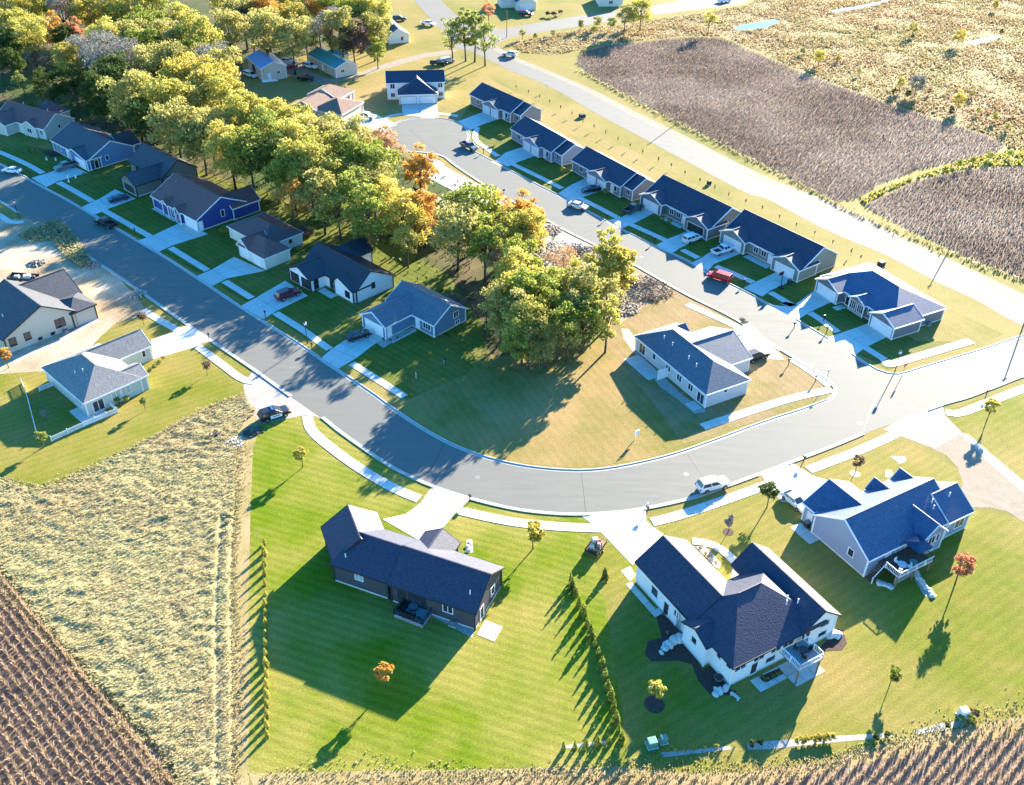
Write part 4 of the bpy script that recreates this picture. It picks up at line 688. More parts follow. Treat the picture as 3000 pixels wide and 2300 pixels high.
sapling(kk(3, 2), 745, 690, 3.6, 'B', 'small brown-leaved tree in a white stone ring'); sapling(kk(3, 2), 1870, 245, 4.6, 'Y', 'golden young tree on the east lawn by the gravel track')
sapling(kk(2, 3), 1220, 985, 4.0, 'y', 'sparse yellow-green tree in a dark mulch ring'); sapling(kk(3, 3), 1040, 830, 3.4, 'g', 'dark young conifer on the back lawn')
sapling(kk(0, 1), 1775, 1530, 3.0, 'B', 'brown-leaved young tree by the sidewalk of the sage house'); sapling(kk(0, 1), 1235, 1110, 3.0, 'B', 'small rust tree between the beige and sage houses')
sapling(kk(0, 2), 1245, 150, 2.6, 'W', 'tiny pale sapling beside the picket fence'); sapling(kk(0, 1), 75, 1470, 4.4, 'O', 'golden shrub tree at the corner of the beige house')
sapling(kk(0, 2), 380, 470, 3.2, 'W', 'pale round shrub at the picket fence corner'); sapling(kk(0, 2), 400, 240, 2.2, 'N', 'bare shrub inside the fenced yard')
for x, y in ((1290, 200), (1340, 230)): sapling(kk(2, 1), x, y+40, 2.6, 'o', 'thin sapling on the dark front lawn of the open-garage duplex', 'duplex lawn saplings')
for k_, (x, y) in enumerate(((600, 590), (855, 720), (225, 385))): sapling(lambda x, y, z=0: Zp(6, x, y, z), x, y, 2.4, 'W', 'slim pale sapling on a front lawn of the stepped-roof houses', 'front lawn saplings')
sapling(kk(2, 1), 1960, 1130, 2.4, 'N', 'bare sapling on the dry lawn of the pale house')
# stakes with saplings along the highway
SP2 = [((0+x), y) for x, y in ((35, 775), (140, 820), (235, 860), (320, 905), (415, 950), (510, 1005), (605, 1070), (700, 1120), (800, 1170), (905, 1225), (1010, 1280), (1115, 1335), (1250, 1400), (1360, 1450), (1475, 1515), (1605, 1580), (1730, 1640))]
for x, y in SP2: sapling(kk(2, 0), x, y, 1.9, random.choice('BN'), 'thin staked sapling in the row along the highway verge', 'verge saplings')
for x, y in ((1850, 25), (1995, 80), (2135, 140)): sapling(kk(2, 1), x, y, 1.9, 'B', 'thin staked sapling in the row along the highway verge', 'verge saplings')
for x, y in ((90, 215), (235, 285), (390, 355), (545, 430), (705, 510), (785, 560), (990, 620)): sapling(kk(3, 1), x, y, 1.8, 'B', 'thin staked sapling in the row along the highway verge', 'verge saplings')
# arborvitae and small shrubs
def cone_mesh(key, h, r, nl, size):
    z = h*(1-np.sqrt(rng.random(nl)))*.98+.05; a = rng.uniform(0, 6.283, nl); q = r*(1-z/h)**.8*rng.uniform(.7, 1.08, nl)
    V, Fq = leaf_quads(np.stack([q*np.cos(a), q*np.sin(a), z], 1), size, np.stack([np.cos(a), np.sin(a), a*0+.5], 1)); o = np_mesh('foliage', V, Fq, M['bark']); me = o.data; bpy.data.objects.remove(o); return me
CONE = [cone_mesh(i, 2.0, .42, 420, .10) for i in range(3)]; SHB = [crown_mesh(f'sh{i}', 12, 13, 800, .8, lobes=10, base=.02)[0] for i in range(3)]
st = MB(); st.tube([(0, 0, 0), (0, 0, 1.2)], [.05, .02], 5); sto = st.build('stem', M['bark']); STEM = sto.data; bpy.data.objects.remove(sto)
def conifer(p, h, col, label, group):
    t = thing('arborvitae', label, 'shrub', (p[0], p[1], 0), random.uniform(0, 6), group); s = h/2.0*random.uniform(.75, 1.2); t.scale = (s*random.uniform(.75, 1.2),)*2+(s,); t.rotation_euler = (random.uniform(-.06, .06), random.uniform(-.06, .06), random.uniform(0, 6))
    for n, m, mt in (('foliage', random.choice(CONE), LM[col]), ('stem', STEM, M['bark'])):
        a = bpy.data.objects.new(n, m); C.objects.link(a); a.parent = t; a.material_slots[0].link = 'OBJECT'; a.material_slots[0].material = mt
def shrub(p, h, col, label, group=None, name='shrub'):
    a = bpy.data.objects.new(name, random.choice(SHB)); C.objects.link(a); a.location = (p[0], p[1], 0); s = h/12; a.scale = (s*random.uniform(.9, 1.2),)*2+(s,); a.rotation_euler = (0, 0, random.uniform(0, 6))
    a.material_slots[0].link = 'OBJECT'; a.material_slots[0].material = LM[col]; return tag(a, label, 'shrub', group)
for i in range(20):
    t = i/19; conifer(OV(566+t*6, 1165+t*412), 1.35+.45*random.random(), 'y', 'small arborvitae in the row along the bright lawn and tall grass', 'arborvitae row by the tall grass')
for i in range(16):
    t = i/15; conifer(OV(1222+t*106+8*math.sin(t*3), 1250+t*338), 1.9+.5*random.random(), 'g', 'arborvitae in the row between bright lawn and white house', 'arborvitae row beside the white house')
for i in range(5): conifer(OV(1206+i*24, 1604-i*3), 1.7, 'g', 'arborvitae in the short row on gravel by the dry field', 'short arborvitae row')
for x, y in ((795, 1600), (520, 1700)): conifer(K(2, 2, x, y), 2.4, 'D', 'dark cone-shaped conifer below the loaded trailer', 'conifers below the trailer')
for i in range(9): shrub(K(3, 3, 250+i*38, 1320-i*5), .95, 'Y', 'bright yellow grassy shrub in the gravel bed at the back', 'yellow shrubs in the gravel bed')
for x, y in ((920, 1290), (1010, 1275), (1525, 1190)): shrub(K(3, 3, x, y), .9, 'D', 'dark round shrub in the gravel bed at the back', 'dark shrubs in the gravel bed')
for x, y in ((1330, 1400), (1400, 1395), (1475, 1385), (1550, 1380), (1640, 1370), (1750, 1360)): shrub(K(2, 3, x, y), .6, 'y', 'little shrub in the blue-shaded gravel bed', 'little shrubs in the shaded gravel bed')
for x, y in ((2055, 1340), (2125, 1335)): shrub(K(2, 3, x, y), .9, 'D', 'dark shrub at the start of the long gravel bed', 'shrubs starting the long gravel bed')
for x, y, c_ in ((1720, 1125, 'g'), (1650, 1140, 'o'), (1750, 1090, 'B'), (1760, 1080, 'D'), (1700, 1060, 'y')): shrub(K(3, 3, x, y), 1.0, c_, f'{NAMES[c_]} shrub beside the white post bed')
for x, y in ((1290, 1490), (1330, 1460), (1370, 1430), (1400, 1400)): shrub(K(0, 1, x, y), .8, 'o', 'low hedge shrub along the path of the sage house', 'path hedge shrubs')
for x, y, h, c_, l in ((1010, 95, 1.4, 'g', 'green rounded shrub at the picket fence end'), (1080, 75, 1.0, 'y', 'yellow-green shrub next to the picket fence end')): shrub(K(0, 2, x, y), h, c_, l)
for x, y in ((775, 205), (830, 260), (870, 285), (930, 350)): shrub(Zp(1, x, y), .6, 'P', 'low mound plant in the stone bed by the curved walk', 'mounds by the curved walk')
shrub(K(0, 1, 1940, 340), 2.2, 'g', 'dark round bush beside the cream house entry'); shrub(K(0, 0, 310, 1300), 1.3, 'R', 'salmon-red shrub on the front lawn of the steel-blue house'); shrub(K(0, 0, 720, 1500), .8, 'P', 'pink flowering plant at the garage of the steel-blue house')
for x, y in ((400, 1315), (440, 1330), (480, 1325), (250, 1300)): shrub(K(0, 0, x, y), .7, 'B', 'withered brown plant in the bed of the steel-blue house', 'withered bed plants')
for x, y, l in ((305, 140, 'left'), (360, 145, 'middle'), (415, 130, 'right')): shrub(K(2, 0, x, y), 2.0, 'K', 'dark red shrub in the island bed of the far drive', 'dark red island shrubs')
for x, y in ((1090, 1290), (1150, 1300), (1210, 1280)): shrub(K(1, 1, x, y-60), .5, 'D', 'small dark shrub along the side wall of the blue house', 'side wall shrubs of the blue house')
for x, y in ((1560, 1210), (1630, 1190), (1700, 1165), (1770, 1140)): shrub(K(1, 1, x, y), .5, 'D', 'small dark shrub at the end wall of the blue house', 'end wall shrubs of the blue house')
for x, y in ((415, 690), (480, 720), (540, 755), (580, 800), (455, 880)): shrub(Zp(1, x, y+160), .5, random.choice('yP'), 'garden flower clump in the dark mulch bed of the white house', 'mulch bed flowers')
for x, y in ((1385, 1465), (1410, 1490), (1445, 1490), (1495, 1465), (1535, 1445), (1565, 1430)): shrub(Zp(1, x, y), .45, 'W', 'pale plant in the small bed under the white house windows', 'pale plants under the windows')

# ---------------------------------------------------------------- fields: too many plants to count
def pts_in(poly, n):
    poly = np.array(poly); lo, hi = poly.min(0), poly.max(0); P = rng.uniform(lo, hi, (n, 2)); return P[inpoly(P, poly)]
def rows_in(poly, ang, sp, step):
    poly = np.array(poly); c, s = math.cos(ang), math.sin(ang); Rm = np.array([[c, s], [-s, c]]); q = poly@Rm.T; lo, hi = q.min(0), q.max(0)
    a, b = np.meshgrid(np.arange(lo[0], hi[0], step), np.arange(lo[1], hi[1], sp)); P = np.stack([a.ravel(), b.ravel()], 1); P += rng.normal(0, .06, P.shape)*np.array([3, 1]); P = P@Rm; return P[inpoly(P, poly)]
def blades(P, h, nb, wd, droop, lean=(0, 0), z0=None):
    """nb thin two-part blades at each point"""
    n = len(P)*nb; B = np.repeat(P, nb, 0); a = rng.uniform(0, 6.283, n); d = np.stack([np.cos(a), np.sin(a)], 1); hh = np.repeat(h, nb)*rng.uniform(.55, 1.1, n)
    r = hh*droop*rng.uniform(.3, 1.2, n); side = np.stack([-d[:, 1], d[:, 0]], 1)*(wd*rng.uniform(.6, 1.3, n))[:, None]; ln = np.array(lean)
    Z = lambda xy, z: np.concatenate([xy, z[:, None]], 1)
    b0 = Z(B-side*.5, hh*.0); b1 = Z(B+side*.5, hh*.0); m0 = Z(B+d*r[:, None]*.45+ln*.45-side, hh*.72); m1 = Z(B+d*r[:, None]*.45+ln*.45+side, hh*.72); tp = Z(B+d*r[:, None]+ln, hh*(1-.35*droop*rng.uniform(0, 1, n)))
    V = np.stack([b0, b1, m1, m0, tp], 1).reshape(-1, 3); k = np.arange(n)*5
    if z0 is not None: V[:, 2] += np.repeat(np.repeat(z0, nb), 5)
    T = np.concatenate([np.stack([k, k+1, k+2], 1), np.stack([k, k+2, k+3], 1), np.stack([k+3, k+2, k+4], 1)]); return V, T
def fieldmat(name, c1, c2, c3, s3=.05, trans=.25):
    m = leafmat(name, c1, c2, trans=trans); t = m.node_tree; L = t.links.new; N = t.nodes.new
    mx = [n for n in t.nodes if n.type == 'MIX'][0]; tc = N('ShaderNodeTexCoord'); n3 = N('ShaderNodeTexNoise'); n3.inputs['Scale'].default_value = s3; n3.inputs['Detail'].default_value = 5; L(tc.outputs['Object'], n3.inputs[0])
    mr = N('ShaderNodeMapRange'); mr.inputs[1].default_value = .42; mr.inputs[2].default_value = .6; L(n3.outputs[0], mr.inputs[0]); m2 = N('ShaderNodeMix'); m2.data_type = 'RGBA'; L(mr.outputs[0], m2.inputs[0]); L(mx.outputs[2], m2.inputs[6]); m2.inputs[7].default_value = rgba(c3)
    for l in list(t.links):
        if l.from_node == mx and l.to_node != m2: s_ = l.to_socket; t.links.remove(l); L(m2.outputs[2], s_)
    return m
FM = fieldmat('ripe_crop', (.30, .20, .125), (.56, .42, .28), (.44, .31, .2), .06, .4)
FM2 = fieldmat('dry_crop_far', (.16, .105, .075), (.36, .255, .18), (.40, .30, .22), .03)
TG = fieldmat('tall_grass_blades', (.33, .30, .13), (.54, .48, .25), (.42, .34, .17), .05, .4)
MG = fieldmat('marsh_grass', (.36, .23, .11), (.56, .40, .20), (.44, .35, .15), .03, .35)
def stuff(name, V, T, mat, label, cat): return tag(np_mesh(name, V, T, mat), label, cat, kind='stuff')
cD = OVs((-90, 1160), (0, 1222), (90, 1340), (200, 1460), (330, 1600), (378, 1660), (390, 1760), (-90, 1760))
cF = OVs((560, 1690), (870, 1672), (1340, 1655), (1600, 1662), (1750, 1642), (1900, 1600), (2191, 1542), (2300, 1525), (2300, 1790), (560, 1790))
cE = OVs((-90, 975), (0, 1027), (45, 1042), (100, 1047), (200, 1005), (330, 937), (430, 884), (525, 850), (553, 880), (525, 905), (508, 935), (503, 1100), (497, 1300), (501, 1500), (498, 1760), (400, 1760), (375, 1650), (330, 1590), (200, 1450), (90, 1330), (0, 1212), (-90, 1150))
cA = OVs((1232, 135), (1245, 112), (1300, 98), (1480, 80), (1545, 82), (1700, 150), (1850, 205), (2000, 255), (2110, 290), (2150, 312), (2120, 335), (2050, 345), (1960, 365), (1880, 395), (1835, 425), (1790, 432), (1700, 387), (1560, 317), (1420, 247), (1280, 172))
cB = OVs((1850, 440), (1960, 388), (2080, 362), (2260, 352), (2260, 625), (2060, 548), (1930, 484))
cM = OVs((1090, 92), (1250, 62), (1400, 42), (1600, 12), (1700, -60), (2500, -80), (2400, 350), (2160, 318), (2110, 286), (2000, 250), (1850, 200), (1700, 145), (1550, 77), (1470, 76), (1290, 94), (1190, 118), (1120, 112))
cM2 = OVs((1835, 428), (1900, 398), (2040, 350), (2155, 322), (2400, 330), (2400, 352), (2085, 358), (1960, 384), (1850, 436))
for nm, poly, mat, z in (('crop_soil', cD, 'crop_brown', .006), ('crop_soil', cF, 'crop_brown', .006), ('tall_grass_soil', cE, 'straw', .006), ('crop_soil', cA, 'crop_earth', .006), ('crop_soil', cB, 'crop_earth', .006), ('marsh_floor', cM, 'marsh', .005), ('marsh_floor', cM2, 'marsh', .005)):
    if mat not in M:
        M[mat] = {'crop_brown': lambda: pm('crop_brown', (.17, .115, .075), (.27, .19, .13), scale=.8, rough=.9, spec=.1, bump=.06, bscale=3, fine=.3), 'straw': lambda: pm('straw', (.20, .18, .08), (.32, .28, .14), scale=.5, rough=.9, spec=.1, bump=.1, bscale=2, fine=.3, c3=(.34, .26, .15), s3=.05),
                  'crop_earth': lambda: pm('crop_earth', (.11, .078, .06), (.17, .125, .095), scale=.5, rough=.9, spec=.1, bump=.1, bscale=2, fine=.3, c3=(.24, .19, .15), s3=.03),
                  'marsh': lambda: pm('marsh', (.20, .14, .065), (.28, .20, .10), scale=.12, rough=.9, spec=.1, bump=.25, bscale=.9, fine=.3, c3=(.20, .175, .06), s3=.02)}[mat]()
    sheet(nm, poly, z, M[mat])
rowD = math.atan2(*(np.array(OV(330, 1660))-np.array(OV(60, 1330)))[::-1])
P = rows_in(cD, rowD, 1.0, .15); V, T = blades(P, rng.uniform(.8, 1.35, len(P)), 4, .045, .36); stuff('dry_cornfield', V, T, FM, 'dry brown corn stalks in rows, filling the corner beside the tall grass', 'corn')
P = rows_in(cF, rowD+1.5, 1.0, .22); V, T = blades(P, rng.uniform(.6, 1.15, len(P)), 4, .045, .4); stuff('dry_cornfield', V, T, FM, 'dry brown corn along the back of the lawns', 'corn')
rowA = math.atan2(*(np.array(OV(1800, 430))-np.array(OV(1300, 180)))[::-1])
P = rows_in(cA, rowA, .9, .45); V, T = blades(P, rng.uniform(.45, .95, len(P)), 3, .10, .5); stuff('far_cornfield', V, T, FM2, 'large brown cornfield beyond the highway', 'corn')
P = rows_in(cB, rowA, .9, .45); V, T = blades(P, rng.uniform(.45, .95, len(P)), 3, .10, .5); stuff('far_cornfield', V, T, FM2, 'second brown cornfield beyond the green ditch', 'corn')
def fbm(P, s, o=(0, 0)): return np.array([mnoise.fractal((x*s+o[0], y*s+o[1], 3.1), .9, 2.1, 4) for x, y in P])
def ridges(P): a = fbm(P*np.array([.75, 1.25]), .33); b = fbm(P, .09, (9, 4)); c_ = fbm(P, 1.1, (2, 7)); return .16+.26*np.clip(1-np.abs(a)*2.2, 0, 1)*(.7+.8*np.clip(b, -.5, .8))+.07*c_
pe = np.array(cE); lo, hi = pe.min(0), pe.max(0); st_ = .42; gx, gy = np.meshgrid(np.arange(max(lo[0], -75), hi[0], st_), np.arange(lo[1], hi[1], st_)); GP = np.stack([gx.ravel(), gy.ravel()], 1); ins = inpoly(GP, cE); idx = -np.ones(len(GP), int); idx[ins] = np.arange(ins.sum()); GP2 = GP[ins]
ta, tb_ = np.array(px(668, 1560)), np.array(px(655, 2330)); td = (tb_-ta)/np.linalg.norm(tb_-ta); tn = np.array([-td[1], td[0]])
def track(P): off = (P-ta)@tn+.25*np.sin((P-ta)@td*.12); return (np.abs(np.abs(off)-.9) < .3) & ((P-ta)@td > -4)
zz = np.maximum(ridges(GP2), .02); zz[track(GP2)] = .03
nx = gx.shape[1]; I = np.arange(len(GP)).reshape(gx.shape); q = np.stack([I[:-1, :-1], I[:-1, 1:], I[1:, 1:], I[1:, :-1]], -1).reshape(-1, 4); q = idx[q]; q = q[(q >= 0).all(1)]
M['matted'] = pm('matted_grass', (.26, .23, .10), (.39, .34, .17), scale=1.3, rough=.9, spec=.1, bump=.05, bscale=5, fine=.25, c3=(.33, .245, .12), s3=.06)
tg = np_mesh('matted_grass', np.concatenate([GP2, zz[:, None]], 1), q, M['matted']); tg.data.polygons.foreach_set('use_smooth', [True]*len(tg.data.polygons)); tag(tg, 'matted pale field of wind-laid grass beside the cornfield', 'grass', kind='stuff')
P = pts_in(cE, 80000); P = P[~track(P)]; h = ridges(P); print('tall grass', len(P))
V, T = blades(P, .10+.26*rng.random(len(P)), 3, .05, 1.3, lean=(-.2, -.1), z0=np.maximum(h, .02)-.05); stuff('tall_grass', V, T, TG, 'tall straw-yellow grass blades standing in the matted field', 'grass')
def margin(line, wd_, n, mat, h0, h1, name, label):
    E_ = resample(smooth(line, 4), .3); nn = normals(E_); k = rng.integers(0, len(E_), n); P = E_[k]+nn[k]*(rng.normal(0, wd_, n)*(1+.5*np.sin(k*.05)))[:, None]; V, T = blades(P, rng.uniform(h0, h1, n), 3, .06, .9); stuff(name, V, T, mat, label, 'grass')
margin(OVs((-60, 1180), (0, 1222), (90, 1340), (200, 1460), (330, 1600), (378, 1660), (388, 1740)), .9, 2500, TG, .2, .5, 'margin_grass', 'ragged straw margin between corner corn and matted field')
margin(OVs((560, 1680), (870, 1664), (1340, 1648), (1600, 1654), (1750, 1634), (1900, 1592), (2191, 1534), (2300, 1515)), .9, 3500, TG, .08, .32, 'margin_grass', 'ragged straw margin between back lawns and corn')
margin(OVs((508, 935), (503, 1100), (497, 1300), (501, 1500), (498, 1740)), .6, 2500, TG, .1, .3, 'margin_grass', 'ragged straw edge of the matted field by the mown strip')
margin(OVs((0, 1027), (45, 1042), (100, 1047), (200, 1005), (330, 937), (430, 884), (525, 850)), .5, 3000, TG, .15, .5, 'margin_grass', 'ragged straw edge of the matted field below the fenced lawn')
POOLS = (Ks(2, 0, (1890, 250), (1960, 215), (2080, 195), (2260, 165), (2290, 190), (2190, 235), (2080, 255), (1960, 260)), Ks(3, 0, (510, 95), (760, 55), (1000, 5), (1090, -5), (950, 40), (760, 80), (580, 110)), Ks(3, 0, (1710, 365), (1800, 340), (1960, 310), (2000, 325), (1880, 365), (1760, 385)))
P = pts_in(cM, 170000)
for q_ in POOLS: P = P[~inpoly(P+np.array([0, -1.2]), q_) & ~inpoly(P, q_)]
h = fbm(P, .09); k = (h > rng.uniform(-1.0, .1, len(P))); P = P[k]; h = h[k]; print('marsh', len(P))
V, T = blades(P, .35+.55*np.clip(h+.3, 0, 1), 2, .22, .8); stuff('marsh_grass', V, T, MG, 'tan and rust marsh grass beyond the far cornfield', 'grass')
P = pts_in(cM2, 6000); V, T = blades(P, rng.uniform(.4, .9, len(P)), 3, .2, .6); stuff('ditch_grass', V, T, LM['y'], 'green grass in the ditch between the two cornfields', 'grass')
wd = OVs((38, 505), (60, 492), (120, 470), (150, 490), (190, 545), (200, 570), (170, 575), (130, 540), (110, 515), (70, 520))
P = pts_in(wd, 5000); V, T = blades(P, rng.uniform(.3, .9, len(P)), 3, .09, .8); stuff('weeds', V, T, TG, 'straw weeds on the mound of the dirt lot', 'weeds')
edge = resample(smooth(OVs((1240, 152), (1420, 249), (1560, 319), (1700, 389), (1830, 457), (2060, 552), (2191, 603)), 4), .5); P = edge+rng.normal(0, .5, edge.shape); P = np.concatenate([P, P+rng.normal(0, .4, P.shape)])
V, T = blades(P, rng.uniform(.4, 1.0, len(P)), 3, .1, .8); stuff('ditch_weeds', V, T, TG, 'pale weeds along the cornfield edge by the highway', 'weeds')
# water in the marsh
for poly in POOLS:
    sheet('pool_water', poly, .03, M['water'])
# ground cover under the wood: leaf litter scrub
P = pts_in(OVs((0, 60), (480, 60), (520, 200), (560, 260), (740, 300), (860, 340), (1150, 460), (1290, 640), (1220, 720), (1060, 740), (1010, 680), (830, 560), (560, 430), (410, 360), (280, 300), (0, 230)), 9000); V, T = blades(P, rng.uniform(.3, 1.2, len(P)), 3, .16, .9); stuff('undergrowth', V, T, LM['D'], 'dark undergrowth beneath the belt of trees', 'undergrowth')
# ================================================================ vehicles
def paint(n, c, rough=.28): M[n] = pm(n, c, tuple(x*.96 for x in c), rough=rough, spec=.55, fine=.02); return M[n]
for n, c in (('p_white', (.72, .73, .74)), ('p_black', (.018, .018, .022)), ('p_navy', (.02, .03, .08)), ('p_maroon', (.14, .012, .025)), ('p_red', (.50, .015, .02)), ('p_grey', (.14, .145, .16)), ('p_silver', (.42, .43, .45)), ('p_dgreen', (.03, .06, .05)), ('p_blue', (.04, .12, .40))): paint(n, c)
M['lamp_red'] = pm('tail_lamp', (.30, .01, .01), rough=.2, spec=.6, fine=0); M['lamp_white'] = pm('head_lamp', (.7, .7, .72), rough=.15, spec=.7, fine=0)
def extr(pts, hw, m=0, mb=None):
    mb = mb or MB(); n = len(mb.v); k = len(pts)
    for s in (-1, 1):
        for x, z in pts: mb.v.append((x, s*hw(x, z), z))
    mb.f.append(tuple(n+i for i in range(k))); mb.f.append(tuple(n+k+i for i in range(k-1, -1, -1))); mb.m += [m, m]
    for i in range(k):
        j = (i+1) % k; mb.f.append((n+i, n+k+i, n+k+j, n+j)); mb.m.append(m)
    return mb
SP = {  # length, width, lower profile, greenhouse (bottom rear, top rear, top front, bottom front), wheel x, wheel r, roof inset
 'sedan': (4.8, 1.84, [(-2.35, .32), (-2.4, .7), (-2.3, 1.0), (-1.6, 1.03), (1.05, .98), (2.05, .84), (2.36, .66), (2.4, .32)], [(-1.95, 1.0), (-1.05, 1.43), (.25, 1.45), (1.2, .97)], (-1.42, 1.42), .33),
 'suv': (4.95, 1.95, [(-2.42, .38), (-2.47, .8), (-2.4, 1.12), (.95, 1.1), (2.1, .98), (2.42, .78), (2.47, .38)], [(-2.38, 1.1), (-2.0, 1.74), (.1, 1.78), (1.1, 1.09)], (-1.45, 1.47), .38),
 'van': (5.1, 2.0, [(-2.5, .35), (-2.55, .8), (-2.5, 1.12), (1.35, 1.08), (2.25, .92), (2.5, .72), (2.55, .35)], [(-2.48, 1.1), (-2.3, 1.78), (.6, 1.82), (1.75, 1.04)], (-1.5, 1.6), .36),
 'pickup': (5.8, 2.0, [(-2.85, .45), (-2.9, .78), (-.72, .78), (-.72, 1.14), (1.4, 1.12), (2.6, 1.02), (2.86, .82), (2.9, .45)], [(-.7, 1.1), (-.55, 1.84), (.75, 1.86), (1.5, 1.11)], (-1.75, 1.85), .4)}
def mk_vehicle(ty):
    Ln, Wd, low, gh, wx, wr = SP[ty]; root = bpy.data.objects.new(ty, None); C.objects.link(root); W2 = Wd/2
    body = extr(low, lambda x, z: W2-(.05 if z > .95 else 0)-(.06 if abs(x) > Ln/2-.12 else 0)-(.04 if z < .5 else 0)).build('body', M['p_white'], root, bevel=.06)
    inset = .2 if ty != 'van' else .14; top = gh[1][1]
    cab = extr(gh, lambda x, z: W2-.07-(inset if z > 1.3 else 0)).build('cabin', M['p_white'], root, bevel=.04)
    for s in (-1, 1):   # side windows
        for a, b in ((.06, .48), (.52, .93)) if ty != 'van' else ((.04, .33), (.36, .64), (.68, .92)):
            q = []
            for t, v in ((a, .14), (b, .14), (b, .84), (a, .84)):
                lo = gh[0][0]+(gh[3][0]-gh[0][0])*t; hi = gh[1][0]+(gh[2][0]-gh[1][0])*t; x = lo+(hi-lo)*v; z = gh[0][1]+(top-gh[0][1])*v; q.append((x, s*(W2-.07-inset*max(0, min(1, (z-gh[0][1])/(top-gh[0][1])))+.02), z))
            mb = MB(); mb.quad(*(q if s < 0 else q[::-1])); mb.build('side_window', M['glass'], root)
    def pane(name, p, q, off):
        mb = MB(); a = .1; P = []
        for t, s in ((a, -1), (a, 1), (1-a, 1), (1-a, -1)):
            x = p[0]+(q[0]-p[0])*t; z = p[1]+(q[1]-p[1])*t; P.append((x+off, s*(W2-.16-inset*t*.9), z+.02))
        mb.quad(*(P if off > 0 else P[::-1])); mb.build(name, M['glass'], root)
    pane('windshield', gh[3], gh[2], .02); pane('rear_window', gh[0], gh[1], -.02)
    for x in wx:
        for s in (-1, 1):
            wb = MB(); wb.tube([(x, s*(W2-.21), wr), (x, s*(W2+.01), wr)], [wr, wr], 14); wo = wb.build('wheel', M['rubber'], root)
            rb = MB(); rb.tube([(x, s*(W2-.02), wr), (x, s*(W2+.025), wr)], [wr*.6, wr*.55], 10); rb.build('rim', M['rim'], wo)
    for s in (-1, 1):
        MB().box((Ln/2-.06, s*(W2-.32), .72), (.14, .36, .15)).build('headlight', M['lamp_white'], root); MB().box((-Ln/2+.05, s*(W2-.2), .85 if ty != 'pickup' else .7), (.14, .2, .26)).build('tail_light', M['lamp_red'], root)
    if ty == 'pickup':
        bb = MB(); bb.box((-1.8, W2-.08, .95), (2.15, .12, .38)); bb.build('bed_side', M['p_white'], root); MB().box((-1.8, -W2+.08, .95), (2.15, .12, .38)).build('bed_side', M['p_white'], root)
        MB().box((-2.85, 0, .95), (.08, Wd-.3, .38)).build('tailgate', M['p_white'], root); MB().box((-1.78, 0, .795), (2.05, Wd-.36, .03)).build('bed_liner', M['rubber'], root)
    for s in (-1, 1): MB().box((gh[3][0]-.25, s*(W2+.06), 1.1), (.12, .2, .13)).build('mirror', M['p_white'], root)
    return root
VP = {k: mk_vehicle(k) for k in SP}; used = set()
PAINTED = ('body', 'cabin', 'bed_side', 'tailgate', 'mirror')
def vehicle(ty, col, tail, nose, name, label, cat='car', roof=None):
    o = VP[ty] if ty not in used else copy_tree(VP[ty]); 
    if ty in used: pass
    used.add(ty); a, b = np.array(tail), np.array(nose); c = (a+b)/2; d = b-a; o.location = (c[0], c[1], .03); o.rotation_euler = (0, 0, math.atan2(d[1], d[0])); o.name = name; tag(o, label, cat)
    for ch in o.children:
        if ch.name.split('.')[0] in PAINTED: ch.material_slots[0].link = 'OBJECT'; ch.material_slots[0].material = M[col]
    return o
def V2(f, *a): return f(a[0], a[1]), f(a[2], a[3])
v1 = vehicle('suv', 'p_white', *V2(k22, 1615, 842, 1815, 792), 'parked_suv', 'white SUV parked at the kerb on the bend'); v1.scale = (1.06,)*3
vp = vehicle('suv', 'p_black', *V2(k12, 60, 240, 262, 178), 'police_car', 'black police SUV with white doors at the side street mouth', 'police car')
for s in (-1, 1):
    mb = MB(); mb.quad(*[(x, s*.99, z) for x, z in ((-.9, .5), (.95, .5), (.95, 1.08), (-.9, 1.08))][::s]); mb.build('door', M['p_white'], vp)
    mb = MB(); mb.quad(*[(x, s*.996, z) for x, z in ((-.55, .74), (.55, .74), (.55, .9), (-.55, .9))][::s]); mb.build('door_lettering', M['p_navy'], vp)
MB().box((-.3, 0, 1.84), (.3, 1.2, .12)).build('light_bar', M['p_blue'], vp)
vehicle('sedan', 'p_black', *V2(k11, 800, 1238, 955, 1188), 'parked_car', 'black car on the drive of the blue house with slate roof')
vehicle('suv', 'p_maroon', *V2(k11, 190, 895, 362, 832), 'parked_suv', 'maroon SUV on the drive of the white farmhouse')
vehicle('sedan', 'p_navy', *V2(k01, 945, 58, 1095, 18), 'parked_car', 'navy car on the drive of the charcoal house')
vehicle('pickup', 'p_black', *V2(k01, 985, 275, 835, 225), 'pickup_truck', 'black pickup at the kerb before the navy house', 'pickup')
vehicle('pickup', 'p_grey', *V2(z3, 1220, 1130, 915, 1215), 'pickup_truck', 'dark grey pickup on the drive of the steel-blue house', 'pickup')
vehicle('sedan', 'p_white', *V2(z3, 305, 1245, 100, 1225), 'parked_car', 'white car at the kerb before the pale green house')
vehicle('sedan', 'p_white', *V2(k21, 500, 85, 628, 118), 'parked_car', 'white sedan at the kerb of the second street')
vehicle('pickup', 'p_dgreen', *V2(k21, 955, 160, 1112, 98), 'pickup_truck', 'dark green pickup on the drive of the open-garage duplex', 'pickup')
vehicle('van', 'p_white', *V2(k21, 1465, 408, 1612, 358), 'minivan', 'white minivan before the open garage', 'van')
vehicle('pickup', 'p_white', *V2(k21, 1720, 510, 1888, 455), 'pickup_truck', 'white pickup on the drive of the grey-green duplex', 'pickup')
vehicle('van', 'p_red', *V2(k21, 1850, 735, 1698, 690), 'minivan', 'red van at the kerb in the duplex shadow', 'van')
vehicle('sedan', 'p_black', *V2(z6, 815, 680, 722, 692), 'parked_car', 'black sedan on the drive of the grey-blue stepped-roof house')
